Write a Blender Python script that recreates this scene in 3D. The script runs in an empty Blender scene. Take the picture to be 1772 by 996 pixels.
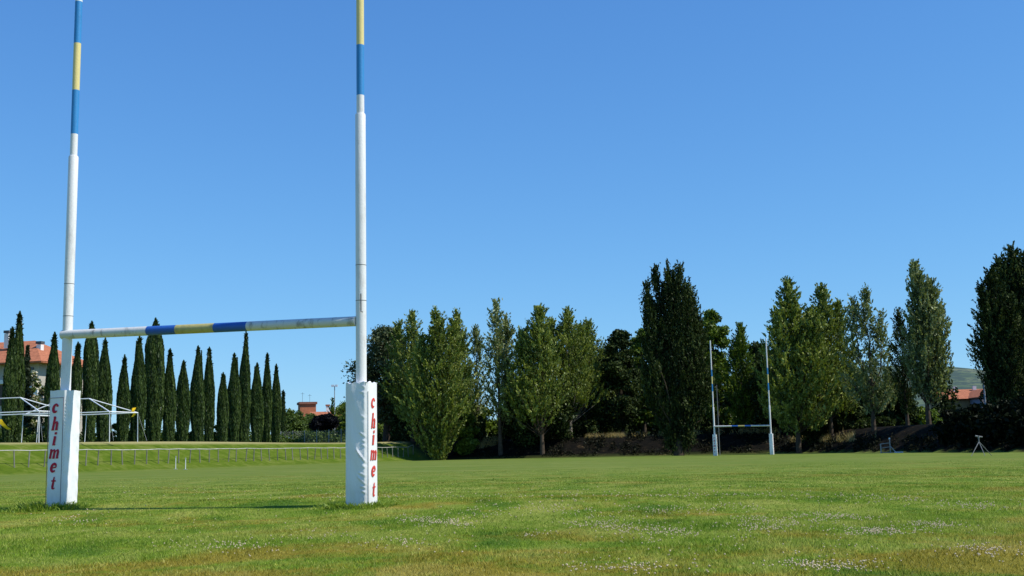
import bpy, math, random
import numpy as np
from mathutils import Vector, Matrix

random.seed(7)
rng = np.random.default_rng(7)
scene = bpy.context.scene
C = scene.collection
PI = math.pi

# ------------------------------------------------------------------ camera model (photo is 1772 x 996)
W, H = 1772, 996
F, PITCH, ROLL, EYE = 1961.5, 0.1437, -0.0225, 0.8225
cP, sP, cR, sR = math.cos(PITCH), math.sin(PITCH), math.cos(ROLL), math.sin(ROLL)

def proj(p):
    x, y, z = p[0], p[1], p[2] - EYE
    d = y*cP + z*sP
    u = -y*sP + z*cP
    X, Y = F*x/d, -F*u/d
    return W/2 + cR*X - sR*Y, H/2 + sR*X + cR*Y

def ray(px, py):
    x, y = px - W/2, py - H/2
    X, Y = cR*x + sR*y, -sR*x + cR*y
    return Vector((X/F, cP + Y/F*sP, sP - Y/F*cP))

def at(px, py, Y):
    """world point at depth Y seen towards a direction"""
    r = ray(px, py)
    k = Y/r.y
    return Vector((r.x*k, Y, EYE + r.z*k))

def gp(px, py, z=0.0):
    r = ray(px, py)
    k = (z-EYE)/r.z
    return Vector((r.x*k, r.y*k, z))

def zof(xy, py):
    lo, hi = -3.0, 40.0
    for _ in range(50):
        m = (lo+hi)/2
        if proj((xy[0], xy[1], m))[1] > py: lo = m
        else: hi = m
    return (lo+hi)/2

# pitch axes: A runs along the goal line (towards the right), N up the pitch
YAW = 0.3368
A = Vector((math.cos(YAW), -math.sin(YAW), 0))
N = Vector((math.sin(YAW), math.cos(YAW), 0))
G = Vector((-4.996, 18.403, 0))
def uv(u, v, z=0.0): return G + A*u + N*v + Vector((0, 0, z))
def to_uv(p):
    d = Vector((p[0]-G.x, p[1]-G.y, 0))
    return d.dot(A), d.dot(N)

# ------------------------------------------------------------------ helpers
def tag(o, label=None, cat=None, group=None, kind=None):
    if label: o['label'] = label
    if cat: o['category'] = cat
    if group: o['group'] = group
    if kind: o['kind'] = kind
    return o

def empty(name, loc, label, cat, group=None, rz=0.0):
    o = bpy.data.objects.new(name, None)
    C.objects.link(o)
    o.location = loc
    o.rotation_euler = (0, 0, rz)
    o.empty_display_size = 0.3
    return tag(o, label, cat, group)

def link_mesh(name, me, mats, parent=None, smooth=False):
    o = bpy.data.objects.new(name, me)
    C.objects.link(o)
    if not isinstance(mats, (list, tuple)): mats = [mats]
    for m in mats: me.materials.append(m)
    if parent is not None: o.parent = parent
    if smooth:
        me.polygons.foreach_set('use_smooth', [True]*len(me.polygons))
    return o

class MB:
    """collects shapes for one mesh"""
    def __init__(s): s.v, s.f, s.m = [], [], []
    def add(s, vs, fs, mi=0):
        b = len(s.v)
        s.v += [tuple(v) for v in vs]
        s.f += [tuple(i+b for i in f) for f in fs]
        s.m += [mi]*len(fs)
        return s
    def box(s, c, size, rz=0.0, mi=0, axes=None):
        c = Vector(c)
        if axes is None:
            ax = Vector((math.cos(rz), math.sin(rz), 0)); ay = Vector((-math.sin(rz), math.cos(rz), 0)); az = Vector((0, 0, 1))
        else: ax, ay, az = axes
        hx, hy, hz = size[0]/2, size[1]/2, size[2]/2
        vs = [c + ax*(sx*hx) + ay*(sy*hy) + az*(sz*hz) for sz in (-1, 1) for sx, sy in ((-1, -1), (1, -1), (1, 1), (-1, 1))]
        return s.add(vs, [(3, 2, 1, 0), (4, 5, 6, 7), (0, 1, 5, 4), (1, 2, 6, 5), (2, 3, 7, 6), (3, 0, 4, 7)], mi)
    def tube(s, pts, rad, sides=8, mi=0, caps=True):
        pts = [Vector(p) for p in pts]
        if not isinstance(rad, (list, tuple)): rad = [rad]*len(pts)
        mis = mi if isinstance(mi, (list, tuple)) else [mi]*(len(pts)-1)
        rings = []
        ref = None
        vs = []
        for i, p in enumerate(pts):
            t = (pts[min(i+1, len(pts)-1)] - pts[max(i-1, 0)])
            if t.length < 1e-9: t = Vector((0, 0, 1))
            t.normalize()
            if ref is None:
                ref = Vector((1, 0, 0)) if abs(t.x) < .9 else Vector((0, 1, 0))
            e1 = (ref - t*ref.dot(t)).normalized()
            ref = e1
            e2 = t.cross(e1)
            for k in range(sides):
                a = 2*PI*k/sides
                vs.append(p + (e1*math.cos(a) + e2*math.sin(a))*rad[i])
        b = len(s.v)
        s.v += [tuple(v) for v in vs]
        for i in range(len(pts)-1):
            for k in range(sides):
                k2 = (k+1) % sides
                s.f.append((b+i*sides+k, b+i*sides+k2, b+(i+1)*sides+k2, b+(i+1)*sides+k))
                s.m.append(mis[i])
        if caps:
            n = len(pts)-1
            for ring, mt, rev in ((vs[:sides], mis[0], True), (vs[n*sides:], mis[-1], False)):
                b2 = len(s.v)
                s.v += [tuple(v) for v in ring]
                f = tuple(range(b2, b2+sides))
                s.f.append(f[::-1] if rev else f); s.m.append(mt)
        return s
    def build(s, name, mats, parent=None, smooth=False, origin=None):
        me = bpy.data.meshes.new(name)
        v = s.v
        if origin is not None:
            v = [(p[0]-origin[0], p[1]-origin[1], p[2]-origin[2]) for p in v]
        me.from_pydata(v, [], s.f)
        me.polygons.foreach_set('material_index', s.m)
        me.update()
        return link_mesh(name, me, mats, parent, smooth)

def np_mesh(name, verts, nper, tone=None, smooth=False):
    """verts (n*nper,3); each consecutive nper verts a face; tone per vertex 0..1"""
    me = bpy.data.meshes.new(name)
    nv = len(verts)
    nf = nv//nper
    me.vertices.add(nv)
    me.vertices.foreach_set('co', np.asarray(verts, np.float32).ravel())
    me.loops.add(nv)
    me.loops.foreach_set('vertex_index', np.arange(nv, dtype=np.int32))
    me.polygons.add(nf)
    me.polygons.foreach_set('loop_start', np.arange(0, nv, nper, dtype=np.int32))
    me.polygons.foreach_set('loop_total', np.full(nf, nper, dtype=np.int32))
    if tone is not None:
        at_ = me.attributes.new('tone', 'FLOAT', 'POINT')
        at_.data.foreach_set('value', np.asarray(tone, np.float32).ravel())
    me.update(calc_edges=True)
    return me

# ------------------------------------------------------------------ materials
class NT:
    def __init__(s, name):
        s.mat = bpy.data.materials.new(name)
        s.mat.use_nodes = True
        s.n = s.mat.node_tree.nodes
        s.l = s.mat.node_tree.links
        s.n.clear()
        s.out = s.n.new('ShaderNodeOutputMaterial')
    def new(s, t, **kw):
        n = s.n.new(t)
        for k, v in kw.items(): setattr(n, k, v)
        return n
    def link(s, a, b): s.l.new(a, b)
    def noise(s, scale, detail=4, rough=.55, vec=None, dist=0.0):
        n = s.new('ShaderNodeTexNoise')
        n.inputs['Scale'].default_value = scale
        n.inputs['Detail'].default_value = detail
        n.inputs['Roughness'].default_value = rough
        n.inputs['Distortion'].default_value = dist
        if vec is not None: s.link(vec, n.inputs['Vector'])
        return n.outputs['Fac']
    def ramp(s, fac, stops):
        r = s.new('ShaderNodeValToRGB')
        e = r.color_ramp.elements
        while len(e) < len(stops): e.new(.5)
        for el, (p, c) in zip(e, stops):
            el.position = p
            el.color = (c, c, c, 1) if isinstance(c, (int, float)) else (c[0], c[1], c[2], 1)
        s.link(fac, r.inputs['Fac'])
        return r.outputs['Color']
    def mix(s, fac, a, b, mode='MIX'):
        m = s.new('ShaderNodeMix', data_type='RGBA', blend_type=mode)
        if isinstance(fac, (int, float)): m.inputs[0].default_value = fac
        else: s.link(fac, m.inputs[0])
        for i, x in ((6, a), (7, b)):
            if isinstance(x, tuple): m.inputs[i].default_value = (x[0], x[1], x[2], 1)
            else: s.link(x, m.inputs[i])
        return m.outputs[2]
    def math(s, op, a, b=None, clamp=False):
        m = s.new('ShaderNodeMath', operation=op, use_clamp=clamp)
        for i, x in ((0, a), (1, b)):
            if x is None: continue
            if isinstance(x, (int, float)): m.inputs[i].default_value = x
            else: s.link(x, m.inputs[i])
        return m.outputs[0]
    def pos(s, scale=(1, 1, 1)):
        g = s.new('ShaderNodeNewGeometry').outputs['Position']
        mp = s.new('ShaderNodeMapping')
        mp.inputs['Scale'].default_value = scale
        s.link(g, mp.inputs['Vector'])
        return mp.outputs['Vector']
    def obj(s, scale=(1, 1, 1)):
        g = s.new('ShaderNodeTexCoord').outputs['Object']
        mp = s.new('ShaderNodeMapping')
        mp.inputs['Scale'].default_value = scale
        s.link(g, mp.inputs['Vector'])
        return mp.outputs['Vector']
    def principled(s, col, rough=.6, spec=.3, bump=None, bump_d=.01, metal=0.0):
        p = s.new('ShaderNodeBsdfPrincipled')
        if isinstance(col, tuple): p.inputs['Base Color'].default_value = (col[0], col[1], col[2], 1)
        else: s.link(col, p.inputs['Base Color'])
        if isinstance(rough, (int, float)): p.inputs['Roughness'].default_value = rough
        else: s.link(rough, p.inputs['Roughness'])
        p.inputs['Specular IOR Level'].default_value = spec
        p.inputs['Metallic'].default_value = metal
        if bump is not None:
            b = s.new('ShaderNodeBump')
            b.inputs['Distance'].default_value = bump_d
            b.inputs['Strength'].default_value = 1.0
            s.link(bump, b.inputs['Height'])
            s.link(b.outputs['Normal'], p.inputs['Normal'])
        s.link(p.outputs[0], s.out.inputs['Surface'])
        return p

def simple(name, col, var=.15, scale=6.0, rough=.6, spec=.3, metal=0.0):
    t = NT(name)
    n = t.noise(scale, 5, .6, t.obj())
    dark = tuple(c*(1-var) for c in col)
    lite = tuple(min(1, c*(1+var)) for c in col)
    t.principled(t.ramp(n, [(.3, dark), (.7, lite)]), rough, spec, metal=metal)
    return t.mat

def paint(name, col, dirt, amount=.5, rough=.45):
    """old weathered paint: stains, grey streaks, small rusty chips"""
    t = NT(name)
    p = t.obj()
    st = t.noise(3.0, 6, .65, t.obj((3, 3, .8)))
    c = t.mix(t.ramp(st, [(.52, 0.0), (.72, amount)]), col, dirt)
    chip = t.noise(22, 4, .7, p)
    c = t.mix(t.ramp(chip, [(.66, 0.0), (.71, amount*.9)]), c, (.12, .07, .045))
    fine = t.noise(60, 3, .6, p)
    c = t.mix(t.math('MULTIPLY', fine, .18), c, tuple(x*.6 for x in col))
    t.principled(c, rough, .35, t.noise(30, 4, .6, p), .003)
    return t.mat

def leaf_mat(name, dark, mid, lite, transl=.3, nscale=.35):
    t = NT(name)
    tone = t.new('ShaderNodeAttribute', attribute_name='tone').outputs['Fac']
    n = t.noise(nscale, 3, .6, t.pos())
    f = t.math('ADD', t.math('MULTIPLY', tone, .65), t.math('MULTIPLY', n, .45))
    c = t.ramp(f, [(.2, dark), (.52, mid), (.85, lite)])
    d = t.new('ShaderNodeBsdfDiffuse'); t.link(c, d.inputs['Color'])
    tr = t.new('ShaderNodeBsdfTranslucent')
    ct = t.mix(1.0, c, (1.0, 1.05, .45), 'MULTIPLY'); t.link(ct, tr.inputs['Color'])
    gl = t.new('ShaderNodeBsdfGlossy'); gl.inputs['Roughness'].default_value = .45
    gl.inputs['Color'].default_value = (.5, .55, .5, 1)
    m1 = t.new('ShaderNodeMixShader'); m1.inputs[0].default_value = transl
    t.link(d.outputs[0], m1.inputs[1]); t.link(tr.outputs[0], m1.inputs[2])
    m2 = t.new('ShaderNodeMixShader'); m2.inputs[0].default_value = .012 if ('dark' in name or 'shade' in name or 'scrub' in name) else .035
    t.link(m1.outputs[0], m2.inputs[1]); t.link(gl.outputs[0], m2.inputs[2])
    t.link(m2.outputs[0], t.out.inputs['Surface'])
    return t.mat

def turf_colour(t):
    """colour of the pitch by place: green, dry and clover patches"""
    p = t.pos()
    big = t.noise(.22, 4, .6, p, .4)
    med = t.noise(.9, 5, .65, t.pos((1, .55, 1)), .5)
    fin = t.noise(6.0, 4, .7, p)
    och = t.noise(.5, 5, .65, t.pos((.7, .8, 1)), .6)
    g = t.ramp(med, [(.30, (.054, .118, .011)), (.46, (.124, .188, .017)), (.66, (.235, .255, .050))])
    dry = t.ramp(med, [(.3, (.15, .14, .018)), (.5, (.21, .165, .022)), (.7, (.30, .25, .062))])
    # the ground is drier close to the camera
    sep = t.new('ShaderNodeSeparateXYZ'); t.link(t.pos(), sep.inputs[0])
    near = t.new('ShaderNodeMapRange'); t.link(sep.outputs['Y'], near.inputs['Value'])
    near.inputs['From Min'].default_value = 8.2; near.inputs['From Max'].default_value = 12.0
    near.inputs['To Min'].default_value = .075; near.inputs['To Max'].default_value = -.02
    f = t.math('ADD', t.math('ADD', t.math('MULTIPLY', och, .75), t.math('MULTIPLY', fin, .25)), near.outputs[0])
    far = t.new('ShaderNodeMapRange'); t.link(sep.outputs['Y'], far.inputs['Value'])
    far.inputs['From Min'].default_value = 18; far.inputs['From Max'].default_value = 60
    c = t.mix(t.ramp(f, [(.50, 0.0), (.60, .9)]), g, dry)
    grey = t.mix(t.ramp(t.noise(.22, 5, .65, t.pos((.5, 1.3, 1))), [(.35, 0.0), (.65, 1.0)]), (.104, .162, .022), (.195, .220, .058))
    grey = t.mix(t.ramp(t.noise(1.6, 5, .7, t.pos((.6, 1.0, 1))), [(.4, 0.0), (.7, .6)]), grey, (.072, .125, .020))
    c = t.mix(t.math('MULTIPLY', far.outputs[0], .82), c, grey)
    return c, fin

def ground_mat():
    t = NT('turf_and_banks')
    c, fin = turf_colour(t)
    # banks: bright grass on the left, earth and litter under the trees, shade and sun dapples painted in
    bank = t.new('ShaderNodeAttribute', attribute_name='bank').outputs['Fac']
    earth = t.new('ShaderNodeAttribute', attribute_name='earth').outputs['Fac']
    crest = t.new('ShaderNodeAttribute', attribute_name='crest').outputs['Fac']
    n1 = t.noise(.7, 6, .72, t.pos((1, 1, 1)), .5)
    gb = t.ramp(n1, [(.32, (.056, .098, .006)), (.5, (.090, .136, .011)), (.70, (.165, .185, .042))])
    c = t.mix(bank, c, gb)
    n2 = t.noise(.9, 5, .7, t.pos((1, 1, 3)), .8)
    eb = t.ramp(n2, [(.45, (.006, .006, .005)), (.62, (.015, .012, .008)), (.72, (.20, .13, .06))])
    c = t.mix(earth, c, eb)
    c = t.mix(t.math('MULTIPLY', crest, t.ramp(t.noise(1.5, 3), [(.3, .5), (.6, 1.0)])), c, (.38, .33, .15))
    t.principled(c, .95, .05, t.noise(9, 4, .7, t.pos()), .03)
    return t.mat

def blade_mat():
    t = NT('grass_blades')
    c, fin = turf_colour(t)
    tone = t.new('ShaderNodeAttribute', attribute_name='tone').outputs['Fac']
    c = t.mix(t.ramp(tone, [(0.0, 0.0), (.82, .05), (.98, .7)]), c, (.26, .24, .085))
    v = t.ramp(tone, [(0.0, .9), (.5, 1.55), (1.0, 2.3)])
    c = t.mix(1.0, c, v, 'MULTIPLY')
    d = t.new('ShaderNodeBsdfDiffuse'); t.link(c, d.inputs['Color'])
    tr = t.new('ShaderNodeBsdfTranslucent'); t.link(c, tr.inputs['Color'])
    m1 = t.new('ShaderNodeMixShader'); m1.inputs[0].default_value = .25
    t.link(d.outputs[0], m1.inputs[1]); t.link(tr.outputs[0], m1.inputs[2])
    t.link(m1.outputs[0], t.out.inputs['Surface'])
    return t.mat

M = {}
M['ground'] = ground_mat()
M['blade'] = blade_mat()
M['white'] = paint('white_post_paint', (.80, .80, .79), (.42, .38, .34), .5)
M['barwhite'] = paint('weathered_bar_paint', (.66, .66, .63), (.16, .145, .115), .95)
M['blue'] = paint('blue_band_paint', (.042, .26, .60), (.04, .15, .33), .4)
M['barblue'] = paint('deep_blue_bar_paint', (.022, .11, .42), (.03, .08, .25), .4)
M['yellow'] = paint('pale_yellow_band_paint', (.78, .66, .27), (.5, .42, .2), .3)
M['baryellow'] = paint('dull_yellow_bar_paint', (.50, .44, .16), (.25, .2, .1), .7)
M['red'] = simple('crimson_lettering', (.50, .012, .045), .15, 14)
M['redsun'] = simple('sunlit_red_lettering', (.60, .055, .04), .25, 10)  # copy of the lettering red with sunlight put into its colour
M['seam'] = simple('dark_seam_thread', (.20, .13, .17), .2, 10)
M['tentwhite'] = simple('white_tent_tube', (.78, .80, .82), .06, 3, .4)
M['steel'] = simple('galvanised_steel', (.33, .34, .33), .25, 3, .5, .4)
M['railmetal'] = simple('weathered_grey_rail', (.19, .18, .15), .35, 1.5, .8)
M['railtop'] = simple('weathered_rail_top', (.46, .45, .40), .3, 1.5, .7)
M['thinsteel'] = simple('dull_sprinkler_steel', (.17, .18, .18), .2, 4, .6)
M['darksteel'] = simple('dark_steel', (.08, .085, .09), .2, 4, .5)
M['bark'] = simple('rough_bark', (.075, .058, .042), .4, 3, .9, .1)
M['palebark'] = simple('pale_bark', (.20, .18, .15), .35, 2.5, .9, .1)
M['tile'] = simple('terracotta_tiles', (.40, .15, .08), .30, 2.6, .85, .1)
M['plaster'] = simple('cream_plaster', (.46, .42, .36), .08, .7, .9, .1)
M['whiteplaster'] = simple('white_plaster', (.78, .77, .74), .05, .7, .9, .1)
M['ochre'] = simple('ochre_plaster', (.48, .30, .13), .1, .7, .9, .1)
M['lilac'] = simple('greyish_plaster', (.42, .38, .42), .08, .7, .9, .1)
M['brick'] = simple('orange_brick', (.46, .17, .085), .18, 2.5, .9, .1)
M['shutter'] = simple('brown_shutter', (.085, .06, .05), .15, 3, .7)
M['glass'] = simple('dark_window_glass', (.03, .035, .04), .1, 1, .15, .5)
M['cloth'] = simple('yellow_cloth', (.78, .50, .01), .12, 3, .8)
M['petal'] = simple('clover_petals', (.55, .45, .29), .3, 30, .8, .1)
M['straw'] = leaf_mat('dry_straw', (.18, .13, .05), (.36, .28, .12), (.55, .44, .2), .3, .6)
L_POP = leaf_mat('poplar_leaves', (.040, .062, .010), (.185, .235, .042), (.46, .50, .14), .28)
L_GREY = leaf_mat('grey_poplar_leaves', (.046, .066, .026), (.19, .235, .085), (.47, .50, .25), .28)
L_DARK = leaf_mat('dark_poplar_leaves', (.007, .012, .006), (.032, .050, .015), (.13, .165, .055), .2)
L_LOC = leaf_mat('locust_leaves', (.028, .046, .007), (.10, .16, .018), (.26, .33, .05), .3)
L_CYP = leaf_mat('cypress_sprays', (.009, .020, .006), (.052, .088, .020), (.13, .18, .042), .12, .5)
L_CED = leaf_mat('cedar_needles', (.014, .023, .010), (.065, .088, .036), (.19, .21, .10), .15)
L_HEDGE = leaf_mat('hedge_leaves', (.025, .05, .01), (.085, .135, .025), (.19, .25, .06), .3)
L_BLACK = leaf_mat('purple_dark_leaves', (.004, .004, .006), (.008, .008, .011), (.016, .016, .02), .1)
L_SHADE = leaf_mat('shaded_hedge_leaves', (.004, .006, .004), (.009, .013, .007), (.017, .023, .011), .1)  # near-black leaf colour holds the shade over the right-hand bushes
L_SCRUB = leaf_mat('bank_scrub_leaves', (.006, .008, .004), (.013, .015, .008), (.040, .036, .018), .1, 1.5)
L_TUFT = leaf_mat('tuft_grass', (.09, .16, .018), (.21, .31, .04), (.40, .46, .09), .35, 3)
L_FLOWER = leaf_mat('cream_blossom', (.40, .36, .26), (.62, .57, .42), (.75, .7, .55), .25)
L_FIR = leaf_mat('fir_needles', (.014, .024, .012), (.032, .046, .022), (.07, .085, .045), .12)

# ------------------------------------------------------------------ world, sun, camera
SUN_EL = math.radians(50.5)
dl = math.radians(4.0)
sh = A*math.cos(dl) + N*math.sin(dl)
sun_vec = Vector((sh.x*math.cos(SUN_EL), sh.y*math.cos(SUN_EL), math.sin(SUN_EL)))
w = bpy.data.worlds.new('World')
scene.world = w
w.use_nodes = True
wn, wl = w.node_tree.nodes, w.node_tree.links
wn.clear()
sky = wn.new('ShaderNodeTexSky')
sky.sky_type = 'NISHITA'
sky.sun_disc = False
sky.sun_elevation = SUN_EL
sky.sun_rotation = math.atan2(sh.x, sh.y)
sky.altitude = 250
sky.air_density = 1.0
sky.dust_density = 0.0
sky.ozone_density = 2.5
hs = wn.new('ShaderNodeMix'); hs.data_type = 'RGBA'; hs.blend_type = 'MULTIPLY'
hs.inputs[0].default_value = 1.0
hs.inputs[7].default_value = (.56, 1.12, 2.15, 1)
bg = wn.new('ShaderNodeBackground')
bg.inputs['Strength'].default_value = 0.14
wo = wn.new('ShaderNodeOutputWorld')
wl.new(sky.outputs[0], hs.inputs[6])
# gentle shoulder so that the band above the horizon does not wash out
va = wn.new('ShaderNodeVectorMath'); va.operation = 'MULTIPLY_ADD'
va.inputs[1].default_value = (.08, .08, .08); va.inputs[2].default_value = (1, 1, 1)
wl.new(hs.outputs[2], va.inputs[0])
vd = wn.new('ShaderNodeVectorMath'); vd.operation = 'DIVIDE'
wl.new(hs.outputs[2], vd.inputs[0]); wl.new(va.outputs[0], vd.inputs[1])
wl.new(vd.outputs[0], bg.inputs['Color'])
wl.new(bg.outputs[0], wo.inputs['Surface'])

sl = bpy.data.lights.new('sun', 'SUN')
sl.energy = 5.0
sl.angle = math.radians(.53)
sl.color = (1.0, .95, .86)
so = bpy.data.objects.new('sun', sl)
C.objects.link(so)
so.rotation_euler = sun_vec.to_track_quat('Z', 'Y').to_euler()
so.location = (60, 0, 60)

cam = bpy.data.cameras.new('camera')
cam.sensor_width = 36
cam.lens = 36*F/W
cam.clip_start = .1
cam.clip_end = 20000
co = bpy.data.objects.new('camera', cam)
C.objects.link(co)
fw = Vector((0, cP, sP)); up0 = Vector((0, -sP, cP)); rt0 = Vector((1, 0, 0))
ex = rt0*cR + up0*sR
ey = -rt0*sR + up0*cR
mw = Matrix.Identity(4)
for i in range(3):
    mw[i][0], mw[i][1], mw[i][2] = ex[i], ey[i], -fw[i]
mw[2][3] = EYE
co.matrix_world = mw
scene.camera = co
scene.view_settings.view_transform = 'Standard'
scene.view_settings.look = 'None'
scene.view_settings.exposure = 0
scene.render.resolution_x, scene.render.resolution_y = 1024, 576

# ------------------------------------------------------------------ ground: the pitch, its banks, the land beyond
EDGE = [(-49.6, -300), (-49.6, 119), (-47.8, 122), (-38, 122), (-6, 122), (.7, 110), (9.2, 94), (18.5, 72), (34, 40), (75, -40), (210, -300)]
E_ = np.array(EDGE, float)
def edge_dist(u, v):
    """distance outside the edge (negative on the pitch) and where along it"""
    best = np.full(u.shape, 1e9); sgn = np.zeros(u.shape); along = np.zeros(u.shape)
    for i in range(len(E_)-1):
        p, q = E_[i], E_[i+1]
        d = q-p; L2 = d@d
        t = np.clip(((u-p[0])*d[0] + (v-p[1])*d[1])/L2, 0, 1)
        cx, cy = p[0]+t*d[0], p[1]+t*d[1]
        dist = np.hypot(u-cx, v-cy)
        side = d[0]*(v-p[1]) - d[1]*(u-p[0])
        m = dist < best
        best = np.where(m, dist, best); sgn = np.where(m, np.sign(side), sgn); along = np.where(m, i+t, along)
    return best*np.where(sgn == 0, 1, sgn), along

def ss(x, a, b):
    t = np.clip((x-a)/(b-a), 0, 1)
    return t*t*(3-2*t)

def height(u, v):
    u = np.asarray(u, float); v = np.asarray(v, float)
    d, al = edge_dist(u, v)
    wid = np.where(al < 2.2, 7.0, 5.0)
    lin = np.clip(d/wid, 0, 1)
    prof = .75*lin + .25*ss(d, 0, wid)
    top = np.where(al < 2.2, 2.5, 2.5)
    h = prof*top
    h = h + .11*np.exp(-((v-1.2)/1.7)**2)*np.exp(-(u/9.0)**4)      # rise added along the goal line to broaden the goal's shadow
    h = h + np.where(d > wid, .08*np.sin(u*.15)*np.cos(v*.12), 0)
    return h, d, al
def hz(p):
    u, v = to_uv(p)
    return float(height(np.array([u]), np.array([v]))[0][0])
def on_ground(px, Y):
    """ground point in the direction px at depth Y"""
    q = at(px, 770, Y)
    q.z = hz(q)
    return q

us = np.concatenate([[-6000, -3000, -1500, -700, -350, -200, -140, -110, -95, -82, -74, -68], np.arange(-64, -44, .7), np.arange(-44, 40, 1.0), np.arange(40, 120, 6), [135, 160, 200, 280, 400, 700, 1500, 3000, 6000]])
vs_ = np.concatenate([[-6000, -2500, -900, -400, -200, -110, -70, -45], np.arange(-30, -8, 2.0), np.arange(-8, 10, .5), np.arange(10, 60, 3.0), np.arange(60, 140, 1.0), np.arange(140, 200, 6), [215, 240, 280, 350, 500, 800, 1500, 3000, 6000]])
UU, VV = np.meshgrid(us, vs_, indexing='ij')
hh, dd, aa = height(UU, VV)
P = np.stack([G.x + UU*A.x + VV*N.x, G.y + UU*A.y + VV*N.y, hh], -1).reshape(-1, 3)
nu, nv = UU.shape
idx = np.arange(nu*nv).reshape(nu, nv)
faces = np.stack([idx[:-1, :-1], idx[1:, :-1], idx[1:, 1:], idx[:-1, 1:]], -1).reshape(-1, 4)
me = bpy.data.meshes.new('ground')
me.from_pydata(P.tolist(), [], faces.tolist())
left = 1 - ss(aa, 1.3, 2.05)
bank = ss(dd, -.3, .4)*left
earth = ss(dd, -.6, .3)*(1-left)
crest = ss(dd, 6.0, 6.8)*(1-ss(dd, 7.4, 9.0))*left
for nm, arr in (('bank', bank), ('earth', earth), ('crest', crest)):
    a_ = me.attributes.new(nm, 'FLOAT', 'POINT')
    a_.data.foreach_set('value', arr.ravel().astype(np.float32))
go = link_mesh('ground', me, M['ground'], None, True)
tag(go, kind='structure')

# far hill on the right
hx = np.linspace(-1, 1, 90); hy = np.linspace(0, 1, 30)
HX, HY = np.meshgrid(hx, hy, indexing='ij')
r0 = ray(1800, 640)
hc = Vector((r0.x/r0.y*1100, 1100, 0))
prof = np.exp(-(HX*1.9)**2)*(np.sin(np.clip(HY, 0, 1)*PI*.5)) + .16*np.sin(HX*9+1)*HY*np.exp(-(HX*1.2)**2)
hp = np.stack([hc.x + HX*720, hc.y - 150 + HY*700, -2 + prof*98], -1).reshape(-1, 3)
hi = np.arange(90*30).reshape(90, 30)
hf = np.stack([hi[:-1, :-1], hi[1:, :-1], hi[1:, 1:], hi[:-1, 1:]], -1).reshape(-1, 4)
me = bpy.data.meshes.new('hill')
me.from_pydata(hp.tolist(), [], hf.tolist())
t = NT('hill_fields')
n = t.noise(.012, 5, .6, t.pos((1, .35, 2.5)))
n2 = t.noise(.09, 4, .7, t.pos((1, .5, 3)))
c = t.ramp(n, [(.38, (.035, .062, .018)), (.54, (.075, .105, .032)), (.68, (.17, .175, .07))])
c = t.mix(t.ramp(n2, [(.44, 0.0), (.54, .9)]), c, (.022, .040, .018))
t.principled(t.mix(.12, c, (.30, .42, .52)), .95, .05)  # bluish distance haze mixed into the hill colour
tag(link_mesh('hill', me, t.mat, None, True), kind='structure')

# ------------------------------------------------------------------ leaves
def loose(h): return (.34+.66*min(1, max(0, h-.06)/.30)) if h < .42 else max(.05, (1-min(1, (h-.42)/.58))**.72)
def broad_column(h): return (.36+.64*min(1, max(0, h-.08)/.40)) if h < .5 else max(.10, 1-((h-.5)/.5)**3.2)**.8
def column(h): return (.30+.70*min(1, max(0, h-.08)/.30)) if h < .4 else max(.08, 1-((h-.4)/.6)**2.2)**.85
def leaf_quads(pts, size, tone, squash=1.0, upright=0.0, aspect=1.7, axis=None, jit=.55):
    """one small rhombic leaf cluster per point"""
    n = len(pts)
    d = rng.normal(size=(n, 3)); d[:, 2] = d[:, 2]*squash + upright*2.2
    if axis is not None: d = axis + rng.normal(size=(n, 3))*jit
    d /= np.linalg.norm(d, axis=1)[:, None] + 1e-9
    e = rng.normal(size=(n, 3))
    e -= d*(e*d).sum(1)[:, None]
    e /= np.linalg.norm(e, axis=1)[:, None] + 1e-9
    s = (size*rng.uniform(.6, 1.35, n))[:, None]
    a, b = d*s*.5*aspect, e*s*.5
    bend = np.cross(d, e)*s*.18
    q = np.stack([pts-a, pts+b*.9+bend, pts+a, pts-b*.9+bend], 1).reshape(-1, 3)
    return q, np.repeat(tone, 4)

def crown_mesh(name, pts, size, tone, mat, parent, **kw):
    q, tn = leaf_quads(np.asarray(pts), size, np.asarray(tone), **kw)
    me = np_mesh(name, q, 4, tn)
    return link_mesh(name, me, mat, parent)

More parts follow.
